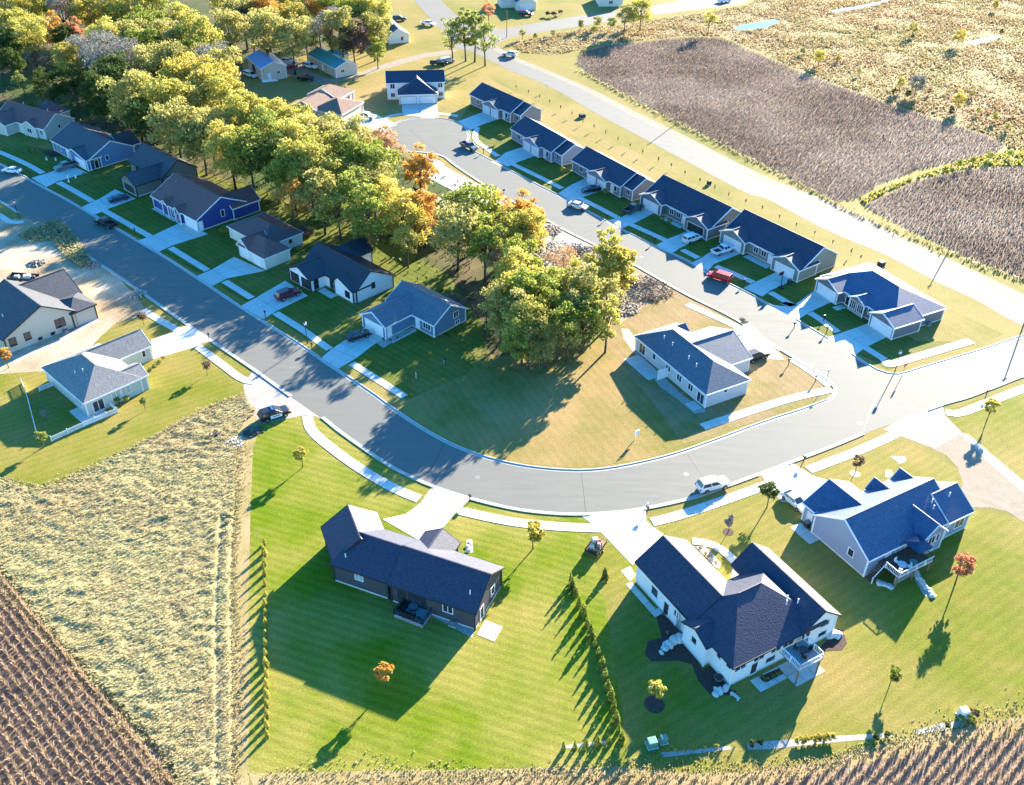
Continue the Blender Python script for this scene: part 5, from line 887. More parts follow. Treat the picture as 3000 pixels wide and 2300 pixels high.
vehicle('pickup', 'p_grey', *V2(kk(1, 0), 1765, 1245, 1882, 1298), 'pickup_truck', 'grey pickup parked where the turning circle meets the street', 'pickup')
vehicle('pickup', 'p_white', *V2(kk(1, 0), 878, 1010, 998, 1022), 'pickup_truck', 'white pickup on the drive of the tan house', 'pickup')
vehicle('sedan', 'p_red', *V2(kk(1, 0), 830, 1190, 915, 1200), 'parked_car', 'red car peeping out from behind the woodland by the turning circle')
vehicle('suv', 'p_dgreen', *V2(kk(1, 0), 795, 1165, 870, 1172), 'parked_suv', 'dark green SUV behind the red car by the woodland')
vehicle('suv', 'p_black', *V2(k21, 2030, 1410, 2142, 1372), 'parked_suv', 'black SUV on the drive of the pale grey house')
vehicle('sedan', 'p_white', *V2(k32, 165, 905, 280, 1000), 'parked_car', 'white car beside the garage of the blue-grey house')
vehicle('suv', 'p_white', *V2(z9, 445, 462, 490, 462), 'parked_suv', 'white SUV behind the blue-roofed shed'); vehicle('sedan', 'p_red', *V2(z9, 450, 500, 498, 492), 'parked_car', 'red car beside the blue-roofed shed')
vehicle('pickup', 'p_blue', *V2(z9, 65, 520, 130, 545), 'pickup_truck', 'blue pickup left of the metal shed in the shade', 'pickup'); vehicle('van', 'p_white', *V2(z9, 155, 550, 215, 570), 'minivan', 'white van beside the metal shed', 'van')
vehicle('suv', 'p_black', *V2(z9, 568, 585, 608, 588), 'parked_suv', 'dark car on the grass below the farm drive'); vehicle('suv', 'p_white', *V2(z9, 585, 490, 652, 505), 'parked_suv', 'white SUV before the teal-roofed house')
vehicle('pickup', 'p_black', *V2(z10, 430, 472, 492, 472), 'pickup_truck', 'black pickup parked on grass beside the box truck', 'pickup'); vehicle('van', 'p_silver', *V2(z10, 492, 462, 556, 450), 'box_van', 'silver van parked under the willows', 'van')
vehicle('suv', 'p_black', *V2(z10, 138, 150, 212, 148), 'parked_suv', 'black SUV on the drive of the small white house'); vehicle('pickup', 'p_white', *V2(z10, 352, 180, 415, 190), 'pickup_truck', 'white pickup at the far road edge', 'pickup')
vehicle('suv', 'p_white', *V2(z10, 1010, 415, 944, 405), 'driving_suv', 'white SUV driving on the highway near the willows'); vehicle('suv', 'p_maroon', *V2(z10, 1065, 112, 1130, 118), 'parked_suv', 'maroon SUV before the far cream house')
vehicle('pickup', 'p_white', *V2(kk(2, 0), 1768, 25, 1862, 15), 'pickup_truck', 'white pickup driving on the top road by the marsh', 'pickup')

# ================================================================ street furniture
def lamp_post(p, h, label):
    t = thing('street_lamp', label, 'street lamp', (p[0], p[1], 0), 0, 'street lamps'); MB().tube([(0, 0, 0), (0, 0, .5), (0, 0, h-.5)], [.12, .08, .06], 8).build('pole', M['black'], t)
    MB().tube([(0, 0, h-.55), (0, 0, h-.5), (0, 0, h-.1), (0, 0, h)], [.1, .22, .26, .05], 10).build('lantern', M['white'], t); MB().tube([(0, 0, h), (0, 0, h+.18)], [.27, .04], 10).build('cap', M['dark_trim'], t)
for q, l in (((901, 1006), 'black street lamp between the white farmhouse and blue house lawns'), ((57, 643), 'black street lamp at the dirt lot corner'), ((2621, 1091), 'black street lamp at the duplex street corner')): lamp_post(px(*q), 4.5, l)
mp_ = None
def mailbox(p, rz, label, group):
    global mp_
    if mp_ is None:
        t = thing('mailbox', label, 'mailbox', (0, 0, 0)); MB().box((0, 0, .55), (.11, .11, 1.1)).build('post', M['dark_trim'], t)
        bx_ = extr([(-.28, 1.08), (-.28, 1.3), (-.2, 1.4), (.2, 1.4), (.28, 1.3), (.28, 1.08)], lambda x, z: .13).build('box', M['black'], t); MB().box((.1, .15, 1.36), (.03, .02, .2)).build('flag', M['p_red'], t); mp_ = t; o = t
    else: o = copy_tree(mp_)
    o.location = (p[0], p[1], 0); o.rotation_euler = (0, 0, rz); return tag(o, label, 'mailbox', group)
for p in (k31(475, 1070), k31(222, 1130), k31(500, 1170), k31(1865, 30+1680), k31(175, 1445), k31(405, 1585), k21(105, 95), k21(2000, 1120), k21(1218, 400), k21(810, 200), k21(1985, 760), z6(118, 455), z6(365, 775), z6(240, 705)): mailbox(p, R(35), 'black mailbox on a post beside the second street', 'mailboxes on the second street')
for p in (k12(1830, 935), k22(1155, 1035), k32(300, 600), k01(1790, 1225), k11(80, 1035), k11(1615, 1440), k11(480, 1310), k01(1160, 325), z3(500, 1300)): mailbox(p, R(-60), 'dark mailbox on a post beside the first street and bend', 'mailboxes on the first street')
def sign(p, h, w_, hh, col, label, rz=0, name='sign'):
    t = thing(name, label, 'sign', (p[0], p[1], 0), rz); MB().box((0, 0, h/2), (.07, .07, h)).build('post', M['galv'], t); MB().box((0, -.05, h-hh/2), (w_, .04, hh)).build('panel', M[col], t); return t
t = thing('sale_sign', 'white real-estate sign on an angled post in the vacant lot', 'sign', (*k22(1045, 410), 0), R(30)); MB().box((0, 0, 1.0), (.1, .1, 2.0)).build('post', M['white'], t); MB().box((.45, 0, 1.9), (1.0, .08, .08)).build('arm', M['white'], t); MB().box((.5, 0, 1.35), (.75, .04, .8)).build('panel', M['white'], t)
sign(k31(1150, 1530), 2.6, .75, .75, 'p_red', 'red octagonal stop sign post at the street corner', R(40), 'stop_sign'); sign(k31(495, 1600), 2.8, .7, .2, 'elec', 'green street name sign at the corner lot', R(20), 'street_sign')
sign(kk(2, 0)(290, 785), 2.2, .6, .6, 'white', 'small white sign on the highway verge', R(20)); sign(k22(1155, 1010), 1.6, .3, .3, 'white', 'small house number post by the white house drive', 0)
for q, h, l in ((k31(1545, 470), 6.3, 'slim light pole on the field side of the highway'), (kk(2, 0)(1400, 1066), 6.0, 'slim light pole by the cornfield edge, further along the highway'), (z10(955, 272), 9.0, 'wooden utility pole at the far junction'), (z10(85, 100), 9.0, 'wooden utility pole above the small white house'), (k31(2190, 1095), 7.5, 'utility pole where the highway meets the street')):
    t = thing('utility_pole', l, 'pole', (*q, 0)); MB().tube([(0, 0, 0), (0, 0, h)], [.14, .1], 8).build('pole', M['wood'], t); MB().box((0, 0, h-.5), (1.3, .1, .12), R(30)).build('crossarm', M['wood'], t)
def bollardbox(p, d, col, label, rz=0, name='utility_box'):
    t = thing(name, label, 'utility box', (*p, 0), rz); MB().box((0, 0, d[2]/2), d, taper=.94).build('cabinet', M[col], t, bevel=.04); MB().box((0, 0, .04), (d[0]+.2, d[1]+.2, .08)).build('pad', M['concrete'], t); return t
bollardbox(K(2, 3, 1195, 1340), (1.1, 1.0, 1.0), 'elec', 'squat green transformer box behind the white house lawn', R(15)); bollardbox(K(2, 3, 1295, 1310), (.8, .7, 1.0), 'elec', 'tall green utility pedestal beside the transformer box', R(15))
bollardbox(k31(965, 600), (1.3, 1.2, 1.2), 'dark_trim', 'dark utility cabinet behind the hipped grey duplex', R(30)); bollardbox(K(3, 3, 1660, 1090), (1.0, .9, 1.3), 'white', 'white utility box at the end of the back gravel bed', R(10)); bollardbox(kk(2, 0)(600, 1005), (1.6, 1.4, 1.0), 'dark_trim', 'dark box on the verge behind the stepped-roof houses', R(30))
bollardbox(kk(2, 0)(1685, 1580), (1.0, .8, 1.0), 'black', 'small black cabinet in the verge sapling row', R(30))
def ac(p, rz, label): bollardbox(p, (.85, .85, .8), 'p_grey', label, rz, 'air_conditioner')['category'] = 'air conditioner'
ac(k12(0, 0) if 0 else K(1, 3, 1690, 305), R(-22), 'grey air conditioner on the gravel strip of the dark house'); ac(Zp(5, 615, 625), R(-42), 'blue-grey air conditioner at the beige house wall'); ac(Zp(8, 945, 665), R(-60), 'grey air conditioner at the end of the pale grey house'); ac(k31(1365, 1100), R(-60), 'grey air conditioner at the end of the hipped duplex')
# basketball hoop
t = thing('basketball_hoop', 'portable basketball hoop on the drive of the grey-green duplex', 'basketball hoop', (*z7(878, 690), 0), R(30)); MB().box((0, 0, .15), (.8, 1.1, .3)).build('base', M['black'], t); MB().bar((0, 0, .2), (0, .4, 3.2), .12).build('pole', M['black'], t); MB().box((0, .6, 3.1), (1.2, .06, .8)).build('backboard', M['glass'], t)
MB().tube([(.22*math.cos(a/8*6.283), .85+.22*math.sin(a/8*6.283), 2.85) for a in range(9)], [.02]*9, 5).build('rim', M['p_red'], t)

# ================================================================ decks, patios, fences (parts of their houses)
def wl(h, u, v, z=0):
    a = h.rotation_euler.z; return (h.location.x+u*math.cos(a)-v*math.sin(a), h.location.y+u*math.sin(a)+v*math.cos(a), z)
def rail(parent, a, b, z, h=1.0, m='white', post=1.6):
    a, b = np.array(a), np.array(b); n = max(1, round(np.linalg.norm(b-a)/post))
    for i in range(n+1): p = a+(b-a)*i/n; MB().box((p[0], p[1], z+h/2), (.12, .12, h+.08)).build('rail_post', M[m], parent)
    for zz in (.12, h): MB().bar((*a, z+zz), (*b, z+zz), .08).build('rail', M[m], parent)
    k = int(np.linalg.norm(b-a)/.24); mb = MB()
    for i in range(1, k): p = a+(b-a)*i/k; mb.box((p[0], p[1], z+h/2), (.035, .035, h-.1))
    o = mb.build('baluster', M[m], parent); o['kind'] = 'stuff'
d12 = MB().box((5.8, -6.9, 1.88), (6.6, 3.6, .16)).build('deck', M['deck_dark'], h12)
rail(d12, (2.5, -8.7), (9.1, -8.7), 1.96); rail(d12, (2.5, -8.7), (2.5, -6.4), 1.96); rail(d12, (9.1, -8.7), (9.1, -6.6), 1.96, m='deck_dark')
for i in range(8): MB().box((2.3-i*.26, -5.85, 1.8-i*.23), (.28, 1.1, .06)).build('stair_step', M['deck_dark'], d12)
MB().bar((2.5, -6.45, 2.9), (.4, -6.45, 1.05), .09).build('rail', M['white'], d12); MB().bar((.4, -6.45, 0), (.4, -6.45, 1.05), .12).build('rail_post', M['white'], d12)
for u, v in ((2.6, -8.5), (5.8, -8.5), (8.9, -8.5)): MB().box((u, v, .9), (.16, .16, 1.8)).build('support_post', M['wood'], d12)
MB().box((4.6, -8.1, .85), (3.6, .2, 1.5)).build('stone_skirt', M['brick'], d12)
def world_child(fn, h, u, v, z): o = fn(); o.location = wl(h, u, v, z); o.rotation_euler = h.rotation_euler; return o
def table(h, u, v, z, r, mat, label):
    t = thing('patio_table', label, 'table', wl(h, u, v, z)); MB().tube([(0, 0, .68), (0, 0, .74)], [r, r], 16).build('top', M[mat], t); MB().tube([(0, 0, 0), (0, 0, .7)], [.25, .06], 8).build('leg', M['black'], t)
def chair(p, rz, mat, label, group):
    t = thing('patio_chair', label, 'chair', p, rz, group); MB().box((0, 0, .42), (.5, .5, .06)).build('seat', M[mat], t); MB().box((-.25, 0, .7), (.06, .5, .55)).build('backrest', M[mat], t)
    for x, y in ((.2, .2), (.2, -.2), (-.2, .2), (-.2, -.2)): MB().box((x, y, .2), (.05, .05, .4)).build('leg', M['black'], t)
table(h12, 4.3, -7.5, 1.97, .65, 'p_silver', 'round pale table on the deck of the blue-grey house'); table(h12, 6.0, -7.9, 1.97, .55, 'w_green', 'round green-covered table on the deck of the blue-grey house')
for a in (0, 2.1, 4.2): chair(tuple(np.array(wl(h12, 4.3, -7.5, 1.97))+np.array([math.cos(a)*.95, math.sin(a)*.95, 0])), a+math.pi, 'white', 'white chair around the pale deck table', 'chairs round the pale deck table')
t = thing('parasol', 'square navy cantilever parasol over the deck of the blue-grey house', 'parasol', wl(h12, 7.9, -6.6, 1.97), R(30)); MB().tube([(0, 0, 0), (0, 0, 2.3)], [.04, .04], 7).build('pole', M['black'], t); mb = MB()
for i in range(4): a, b = R(45+90*i), R(135+90*i); mb.quad((2.0*math.cos(a), 2.0*math.sin(a), 2.0), (2.0*math.cos(b), 2.0*math.sin(b), 2.0), (0, 0, 2.45))
mb.build('canopy', M['p_navy'], t)
d11 = MB().box((21.9, 5.1, 2.72), (3.4, 3.9, .16)).build('deck', M['deck_grey'], h11)
rail(d11, (20.4, 3.2), (23.55, 3.2), 2.8); rail(d11, (23.55, 3.2), (23.55, 7.0), 2.8); rail(d11, (20.4, 7.0), (23.55, 7.0), 2.8)
for u, v in ((23.4, 3.4), (23.4, 6.8)): MB().box((u, v, 1.35), (.18, .18, 2.7)).build('support_post', M['wood'], d11)
table(h11, 21.8, 5.4, 2.8, .6, 'black', 'dark round table on the raised deck of the white house')
for i, a in enumerate((.4, 2.5, 4.6)): chair(tuple(np.array(wl(h11, 21.8, 5.4, 2.8))+np.array([math.cos(a)*.9, math.sin(a)*.9, 0])), a+math.pi, 'black', 'dark chair around the table on the raised deck', 'chairs on the raised deck')
def pad(h, name, u0, u1, v0, v1, mat='concrete', z=.04, n=(2, 2)):
    po = bpy.data.objects.new(name, None); C.objects.link(po); po['kind'] = 'structure'
    for i in range(n[0]):
        for j in range(n[1]):
            q = [wl(h, u0+(u1-u0)*(i+a)/n[0], v0+(v1-v0)*(j+b)/n[1])[:2] for a, b in ((0, 0), (1, 0), (1, 1), (0, 1))]; slab(q, z, po, M[mat])
    return po
pad(h11, 'patio', 20.3, 22.3, -1.1, 3.2, n=(1, 3)); pad(h11, 'patio', 20.3, 23.8, 3.25, 8.0, n=(2, 3)); pad(h11, 'path', 0.0, 5.5, -5.3, -4.3, n=(4, 1)); pad(h11, 'path', 5.5, 6.6, -5.3, -3.9, n=(1, 1))
pad(h9, 'patio', 5.7, 11.2, -6.3, -2.0, n=(3, 2)); pad(h13, 'patio', -3.0, 4.6, -7.6, -4.4, n=(3, 1)); pad(h13, 'patio', 13.2, 15.6, -6.2, -4.2, n=(1, 1)); pad(h12, 'patio', 18.0, 24.5, -3.0, 1.5, n=(3, 2)); pad(h12, 'patio', -1.6, .4, 3.2, 7.2, n=(1, 2))
pad(h7, 'path', 6.6, 8.0, -10.6, -4.4, n=(1, 5)); pad(h6, 'path', 7.0, 11.4, -6.2, -4.4, n=(4, 1)); pad(h15, 'path', 6.5, 13.0, -5.8, -4.0, n=(5, 1)); pad(h16, 'path', 6.5, 13.0, -5.8, -4.0, n=(5, 1)); pad(h14, 'path', 0.2, 1.7, -9.0, -6.4, n=(1, 2)); pad(h4, 'porch_slab', -.4, 9.4, -7.6, -5.4, n=(6, 1))
mb = MB().box((5.2, -4.9, 1.0), (.18, 2.4, 2.0)).build('privacy_wall', M['w_white'], h13)
def gbed(name, pts, mat, z=.02): return sheet(name, pts, z, M[mat])
gbed('gravel_bed', Ks(2, 3, (1280, 1400), (1860, 1345), (1880, 1375), (1290, 1445)), 'rock_mulch'); gbed('gravel_bed', Ks(2, 3, (2010, 1320), (2190, 1305), (2400, 1290), (2760, 1260), (3240, 1235), (3270, 1270), (2800, 1310), (2190, 1375), (2020, 1380)), 'rock_mulch')
gbed('gravel_bed', Ks(3, 3, (1245, 1220), (1440, 1160), (1680, 1120), (1700, 1165), (1500, 1215), (1260, 1245)), 'rock_mulch'); gbed('gravel_bed', Ks(2, 3, (415, 1345), (810, 1300), (820, 1325), (420, 1375)), 'rock_mulch')
gbed('gravel_bed', Zs(8, (85, 290), (20, 205), (0, 120), (60, 125), (110, 190), (110, 290), (330, 500), (520, 680), (700, 800), (690, 815), (600, 822), (460, 700), (320, 600), (200, 440)), 'rock_mulch')
gbed('mulch_bed', Zs(1, (340, 840), (440, 760), (600, 920), (650, 1140), (800, 1380), (880, 1350), (1080, 1580), (1150, 1600), (1090, 1640), (880, 1640), (760, 1500), (700, 1340), (560, 1300), (300, 1310), (235, 1240), (260, 1110), (400, 1070)), 'mulch')
gbed('mulch_bed', Zs(1, (2040, 1090), (2110, 980), (2190, 1000), (2230, 1130), (2180, 1200), (2000, 1210), (1960, 1170)), 'mulch'); gbed('mulch_bed', Zs(1, (1360, 1460), (1560, 1375), (1600, 1430), (1440, 1515), (1390, 1500)), 'mulch', .05)
gbed('gravel_bed', Zs(2, (1440, 1180), (1490, 1160), (1600, 1340), (1680, 1450), (1650, 1480), (1560, 1440), (1470, 1290)), 'rock_mulch'); gbed('gravel_bed', Zs(1, (730, 170), (830, 175), (900, 240), (990, 350), (960, 395), (930, 380)), 'rock_mulch', .045)
gbed('gravel_bed', K(1, 3, 1030, 0) and Ks(1, 3, (1490, 230), (1530, 200), (1870, 365), (1850, 420)), 'rock_mulch'); gbed('gravel_bed', Ks(1, 1, (1030, 1255), (1110, 1215), (1370, 1110), (1380, 1130), (1130, 1275), (1090, 1300)), 'rock_mulch', .045)
gbed('gravel_bed', Zs(5, (100, 840), (330, 760), (560, 660), (900, 480), (920, 510), (560, 720), (330, 810), (130, 900)), 'rock_mulch'); gbed('mulch_bed', Ks(0, 0, (350, 1290), (500, 1290), (560, 1330), (440, 1350)), 'mulch'); gbed('gravel_bed', Ks(3, 2, (1650, 345), (1720, 360), (1950, 560), (2190, 760), (2190, 860), (1880, 590)), 'rock_mulch', .016)
for x, y in ((2320-1500, 985),): gbed('mulch_ring', [tuple(np.array(K(2, 3, 1220, 990))+np.array([math.cos(a), math.sin(a)])*1.25) for a in np.linspace(0, 6.28, 18)[:-1]], 'mulch')
gbed('stone_ring', [tuple(np.array(k32(745, 695))+np.array([math.cos(a), math.sin(a)])*.8) for a in np.linspace(0, 6.28, 16)[:-1]], 'rock_mulch'); gbed('mulch_ring', [tuple(np.array(k22(1850, 1195))+np.array([math.cos(a), math.sin(a)])*.8) for a in np.linspace(0, 6.28, 16)[:-1]], 'mulch')
gbed('gravel_bed', Ks(1, 2, (1800, 1260), (1850, 1255), (1860, 1370), (1790, 1375)), 'rock_mulch'); gbed('gravel_bed', Ks(3, 2, (1000, 720), (1010, 660), (1060, 665), (1070, 710), (1030, 730)), 'rock_mulch'); gbed('gravel_bed', Ks(3, 2, (1045, 545), (1170, 545), (1185, 590), (1130, 610)), 'rock_mulch')
# deck of the dark house
d10 = bpy.data.objects.new('deck', None)
def h10deck():
    a = [K(1, 3, x, y, .6) for x, y in ((1180, 215), (1425, 310), (1525, 170), (1290, 75))]; mb = MB(); mb.quad(*[(x, y, .6) for x, y in a]); mb.quad(*[(x, y, .42) for x, y in a][::-1])
    for i in range(4): p, q = a[i], a[(i+1) % 4]; mb.quad((*p, .0), (*q, .0), (*q, .6), (*p, .6))
    inv = h10.matrix_basis.inverted(); mb.v = [tuple(inv@Vector(v)) for v in mb.v]; o = mb.build('deck', M['deck_grey'], h10); A = [tuple((inv@Vector((*p, .6)))[:2]) for p in a]
    rail(o, A[0], A[1], .6, .85, 'dark_trim'); rail(o, A[1], A[2], .6, .85, 'dark_trim'); rail(o, A[3], A[0], .6, .85, 'dark_trim'); return a
bpy.context.view_layer.update(); bpy.data.objects.remove(d10); da = h10deck()
def sofa(p, rz, label):
    t = thing('patio_sofa', label, 'sofa', (*p, .6), rz); MB().box((0, 0, .22), (1.9, .8, .4)).build('seat', M['rubber'], t, bevel=.04); MB().box((0, .36, .5), (1.9, .14, .5)).build('backrest', M['rubber'], t, bevel=.04); MB().box((.9, 0, .38), (.14, .8, .55)).build('armrest', M['rubber'], t); MB().box((-.9, 0, .38), (.14, .8, .55)).build('armrest', M['rubber'], t)
sofa(K(1, 3, 1260, 165, .7), R(60), 'black sofa along the rail of the low deck'); sofa(K(1, 3, 1300, 230, .7), R(158), 'black sofa at the front edge of the low deck')
t = thing('fire_table', 'round dark fire table on the low deck', 'table', (*K(1, 3, 1345, 165, .7), .6)); MB().tube([(0, 0, 0), (0, 0, .45)], [.5, .55], 14).build('body', M['black'], t); MB().tube([(0, 0, .45), (0, 0, .5)], [.62, .62], 14).build('top', M['p_grey'], t)
for i, (x, y) in enumerate(((1340, 245), (1395, 265))): chair((*K(1, 3, x, y, .7), .6), R(100), 'black', 'black chair at the front edge of the low deck', 'black chairs on the low deck')
t = thing('covered_grill', 'black covered grill in the corner of the low deck', 'grill', (*K(1, 3, 1470, 150, .7), .6), R(-22)); MB().box((0, 0, .5), (1.3, .6, 1.0), taper=.85).build('cover', M['rubber'], t, bevel=.08); MB().box((0, 0, .05), (1.2, .5, .1)).build('base', M['black'], t)
# picket fence of the sage house
def fence(pts, label, h=1.0):
    t = thing('picket_fence', label, 'fence')
    for a, b in zip(pts[:-1], pts[1:]):
        a, b = np.array(a), np.array(b); n = max(1, round(np.linalg.norm(b-a)/2.2)); rz = math.atan2(*(b-a)[::-1])
        for i in range(n+1): p = a+(b-a)*i/n; MB().box((p[0], p[1], h/2+.05), (.13, .13, h+.15), rz).build('post', M['white'], t)
        for i in range(n):
            p, q = a+(b-a)*i/n, a+(b-a)*(i+1)/n; po = MB().bar((*p, .2), (*q, .2), .07).build('rail', M['white'], t); MB().bar((*p, h-.15), (*q, h-.15), .07).build('rail', M['white'], t); mb = MB(); k = int(np.linalg.norm(q-p)/.16)
            for j in range(k): c_ = p+(q-p)*(j+.5)/k; mb.box((c_[0], c_[1], h/2), (.1, .03, h-.08), rz)
            mb.build('picket_panel', M['white'], t)
    return t
fence([Zp(11, 1210, 1250), Zp(11, 1345, 1360), Zp(11, 800, 1590), K(0, 2, 445, 420), ], 'white picket fence along the lawn edge of the sage house'); fence([K(0, 2, 330, 400), K(0, 2, 285, 230), K(0, 2, 225, 0), K(0, 1, 190, 1600)], 'white fence line on the shaded side of the sage house'); fence([Zp(11, 90, 1020), Zp(11, 340, 925)], 'short white fence piece at the rear of the sage house')
# boulders at the white house and elsewhere
def rock(p, s, label=None, group=None, mat='stone', parent=None, flat=.7, name='boulder'):
    bm = bmesh.new(); bmesh.ops.create_icosphere(bm, subdivisions=2, radius=1); o_ = random.uniform(0, 99)
    for v in bm.verts: v.co *= 1+.35*mnoise.noise(v.co*1.3+Vector((o_, 0, 0))); v.co.z = max(v.co.z, -.55); v.co.x *= s[0]; v.co.y *= s[1]; v.co.z *= s[2]*flat
    me = bpy.data.meshes.new(name); bm.to_mesh(me); bm.free(); me.materials.append(M[mat]); o = bpy.data.objects.new(name, me); C.objects.link(o); o.location = (p[0], p[1], s[2]*.3+(p[2] if len(p) > 2 else 0)); o.rotation_euler = (0, 0, random.uniform(0, 6)); return tag(o, label, 'boulder', group)
for x, y, s in ((395, 1225, .4), (430, 1190, .55), (470, 1150, .7), (520, 1120, .75), (580, 1100, .8), (430, 1155, .5), (510, 1090, .6), (575, 1070, .65)): rock(Zp(1, x, y), (s, s*.7, s), 'pale limestone boulder in the step wall on the flower bed side of the white house', 'flower bed side boulders')
for x, y, s in ((930, 1640, .5), (975, 1610, .6), (1030, 1580, .6), (945, 1600, .5)): rock(Zp(1, x, y), (s, s*.7, s), 'pale limestone boulder at the near rear corner of the white house', 'rear corner boulders')
for x, y, s in ((2070, 1060, .7), (2110, 1050, .75), (2145, 1045, .55)): rock(Zp(1, x, y), (s, s*.8, s), 'pale limestone boulder below the deck end of the white house', 'deck end boulders')
for i in range(9): rock(Zp(2, 1460+i*23+random.uniform(-15, 15), 1200+i*31), (.45, .4, .35), 'grey stone in the rock path behind the blue-grey house', 'rock path stones')
for x, y in ((1080, 1310), (1130, 1325), (1190, 1350)): rock(Zp(2, x, y), (.6, .5, .3), 'flat stone at the foot of the deck stairs', 'deck stair stones')
for x, y in ((1810, 1320), (1830, 1290), (1820, 1355)): rock(k12(x, y), (.4, .3, .3), 'white stone in the small bed beside the dark house porch', 'porch bed stones')
# planter pot, small things of the white house
t = thing('planter', 'round purple-grey planter by the near wall of the white house', 'planter', (*Zp(1, 960, 1490), 0)); MB().tube([(0, 0, 0), (0, 0, .55)], [.4, .6], 14).build('pot', M['w_grey'], t); MB().tube([(0, 0, .5), (0, 0, .56)], [.5, .5], 14).build('soil', M['mulch'], t)
for x, y in ((1120, 1665),): t = thing('garden_bench', 'small pale bench on the lawn behind the white house', 'bench', (*Zp(1, x, y), 0), R(-50)); MB().box((0, 0, .4), (1.3, .4, .07)).build('seat', M['stone'], t); MB().box((.5, 0, .2), (.12, .35, .4)).build('leg', M['stone'], t); MB().box((-.5, 0, .2), (.12, .35, .4)).build('leg', M['stone'], t)
# loaded trailers
def trailer(p, rz, L, wd, label, load):
    t = thing('utility_trailer', label, 'trailer', (*p, 0), rz); MB().box((0, 0, .6), (L, wd, .1)).build('bed', M['wood'], t)
    for s in (-1, 1):
        MB().box((0, s*wd/2, .9), (L, .06, .5)).build('side_panel', M['dark_trim'], t); wb = MB(); wb.tube([(0, s*(wd/2+.05), .35), (0, s*(wd/2+.25), .35)], [.34, .34], 12); wo = wb.build('wheel', M['rubber'], t); MB().tube([(0, s*(wd/2+.22), .35), (0, s*(wd/2+.27), .35)], [.18, .17], 8).build('rim', M['rim'], wo)
    MB().box((-L/2, 0, .9), (.06, wd, .5)).build('tailgate', M['dark_trim'], t); MB().bar((L/2, 0, .55), (L/2+1.2, 0, .5), .1).build('tow_bar', M['dark_trim'], t)
    for n, d, m, q in load: MB().box(q, d, random.uniform(0, 1), taper=.8).build(n, M[m], t, bevel=.05)
trailer(k22(715, 1350), R(60), 3.2, 1.9, 'open trailer loaded with brown and cream bundles on the lawn beside the drive', [('bundle', (.8, .7, .8), 'w_tan', (-.7, .3, 1.1)), ('bundle', (.7, .9, .9), 'p_maroon', (.3, -.3, 1.2)), ('bundle', (.9, .6, .6), 'w_cream', (.9, .4, 1.0)), ('bundle', (.6, .6, 1.0), 'brick', (-.2, -.5, 1.3)), ('bundle', (.5, .8, .7), 'wood', (-1.0, -.4, 1.0)), ('bundle', (.8, .8, .5), 'w_beige', (.2, .4, 1.7))])
trailer(Zp(5, 225, 135), R(-5), 5.6, 2.3, 'long dark dump trailer with white load behind the beige house', [('load', (1.6, 1.2, .7), 'white', (.8, .1, 1.0)), ('load', (1.1, .9, .5), 'p_silver', (-1.2, -.2, 1.0)), ('load', (.9, .8, .5), 'w_dark', (2.0, .2, .9))])
t = thing('rowing_boat', 'upturned white boat on the grass by the metal shed', 'boat', (*z9(325, 592), 0), R(15)); extr([(-2.4, 0), (-2.2, .5), (1.6, .5), (2.6, 0)], lambda x, z: (.75 if z < .1 else .35)*(1 if x < 1.7 else .35)).build('hull', M['white'], t, bevel=.08); MB().box((0, 0, .52), (3.4, .1, .08)).build('keel', M['white'], t)
# rubble and brush heaps on the building plot
def heap(p, r, n, mat, label, sz, kind='rock'):
    mb = MB()
    for i in range(n):
        a = random.uniform(0, 6.28); q = r*math.sqrt(random.random()); x, y = p[0]+q*math.cos(a), p[1]+q*math.sin(a); z = (1-q/r)*r*.35*random.random(); s = sz*random.uniform(.5, 1.4)
        if kind == 'rock': mb.box((x, y, z+s*.2), (s, s*random.uniform(.4, .9), s*.5), a, taper=random.uniform(.5, .9))
        else: d = Vector((random.uniform(-1, 1), random.uniform(-1, 1), random.uniform(-.1, .5))).normalized()*s*1.3; mb.bar((x, y, z+.1), (x+d.x, y+d.y, z+.15+d.z), .09, wd2=.02)
    return tag(mb.build('rubble_heap' if kind == 'rock' else 'brush_pile', M[mat]), label, 'heap', kind='stuff')
for x, y, r, m in ((330, 290, 2.6, 'rubble'), (540, 440, 3.0, 'stone'), (700, 480, 3.0, 'rubble'), (320, 520, 4.0, 'rubble'), (620, 520, 2.2, 'brush'), (1090, 740, 3.5, 'rubble'), (960, 960, 3.0, 'rubble'), (420, 430, 3.0, 'stone')): heap(k21(x, y), r, 130, m, 'heap of broken stone and earth on the unbuilt plot', .42)
heap(k21(1180, 810), 4.6, 420, 'brush', 'large dark brush pile on the unbuilt plot', .8, 'stick'); heap(k21(980, 870), 2.6, 130, 'brush', 'small brush pile beside the large one', .7, 'stick'); heap(k21(560, 470), 2.2, 120, 'brush', 'brush tangled in the stone heaps near the street', .7, 'stick')
for x, y, l, m in ((315, 575, 'dark earth heap on the dirt lot', 'brick'), (800, 590, 'dark rubble heap at the kerb of the dirt lot', 'brick'), (1180, 840, 'small stone heap at the kerb by the dirt lot', 'rubble')): heap(k01(x, y), 1.7, 90, m, l, .4)
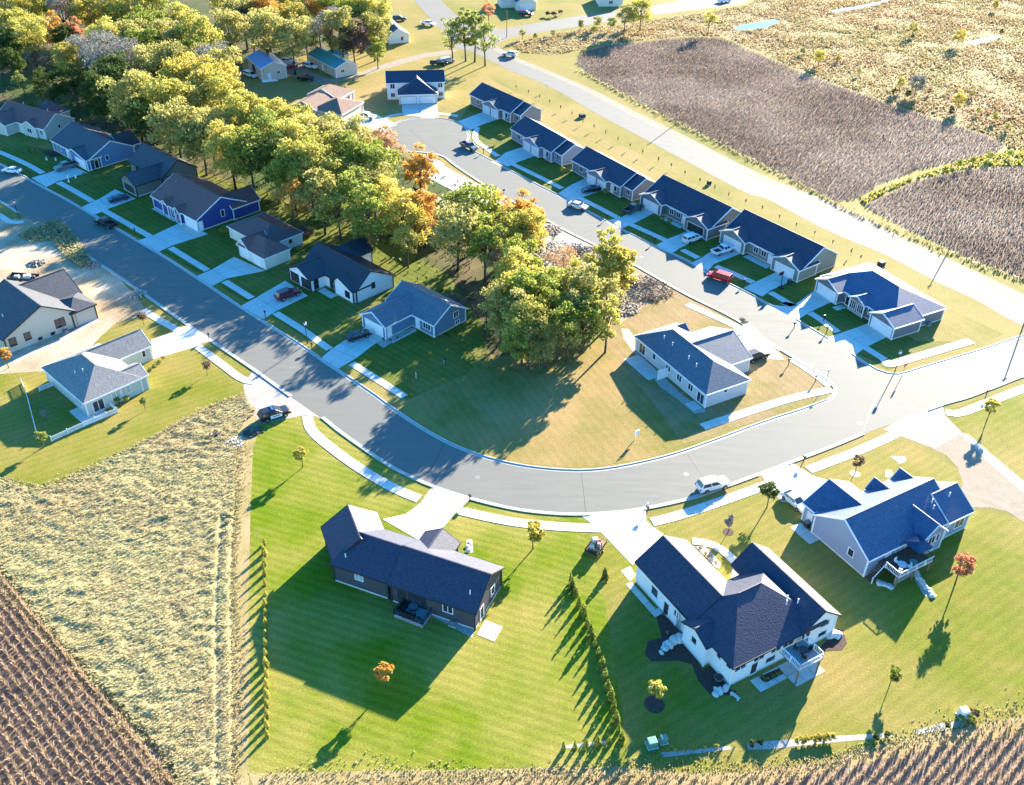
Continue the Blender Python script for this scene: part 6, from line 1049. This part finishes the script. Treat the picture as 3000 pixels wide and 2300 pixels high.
heap(K(0, 2, 1840, 370), 2.0, 110, 'w_dark', 'dark slate-coloured gravel heap in the tall grass', .3); heap(K(0, 2, 2170, 340), 1.6, 90, 'w_dark', 'smaller dark gravel heap near the side street mouth', .3); heap(K(0, 2, 2000, 430), 1.6, 80, 'stone', 'pale stone scatter beside the dark gravel heap', .3)
# yard ornaments and bins
for p, l in ((z7(507, 470), 'dark bin beside the white pickup'), (z7(925, 665), 'grey bins at the corner of the grey-green duplex'), (k32(330, 1150), 'dark bin with yellow lid at the blue-grey house side door')):
    t = thing('wheeled_bin', l, 'bin', (*p, 0), R(20)); MB().box((0, 0, .5), (.6, .65, 1.0), taper=1.1).build('body', M['dark_trim'], t); MB().box((0, 0, 1.05), (.7, .75, .1)).build('lid', M['Ylid'] if 'yellow' in l and 'Ylid' in M else M['p_grey'], t)
for x, y in ((1370, 1560), (1610, 1435)):
    t = thing('marker_post', 'thin white survey stake on the grass by the vacant lot', 'stake', (*k11(x, y), 0), 0, 'survey stakes'); MB().box((0, 0, .6), (.08, .08, 1.2)).build('stake', M['white'], t); MB().box((0, 0, 1.25), (.12, .03, .2)).build('ribbon', M['white'], t)
for i, (x, y) in enumerate(((400, 1370), (480, 1375), (585, 1525), (650, 1525), (590, 1560))):
    t = thing('lawn_ornament', 'little white ornament on the lawn of the steel-blue house', 'ornament', (*K(0, 0, x, y), 0), 0, 'white lawn ornaments'); MB().tube([(0, 0, 0), (0, 0, .35), (0, 0, .6)], [.22, .2, .1], 8).build('body', M['white'], t); MB().tube([(0, 0, .55), (0, 0, .7), (0, 0, .85)], [.1, .15, .05], 8).build('head', M['white'], t)
for h_, u, v in ((h7, 5.8, 7.2), (h5, 6.0, 5.0)):
    t = thing('patio_pergola', 'low wooden deck behind the ' + ('blue house by the trees' if h_ is h7 else 'cream house'), 'deck', wl(h_, u, v, 0), h_.rotation_euler.z); MB().box((0, 0, .5), (4.5, 3.2, .15)).build('floor', M['deck_dark'], t); rail(t, (-2.2, 1.5), (2.2, 1.5), .57, .9, 'wood'); rail(t, (2.2, -1.5), (2.2, 1.5), .57, .9, 'wood')
    for x, y in ((-2, 1.3), (2, 1.3)): MB().box((x, y, .22), (.15, .15, .45)).build('support_post', M['wood'], t)
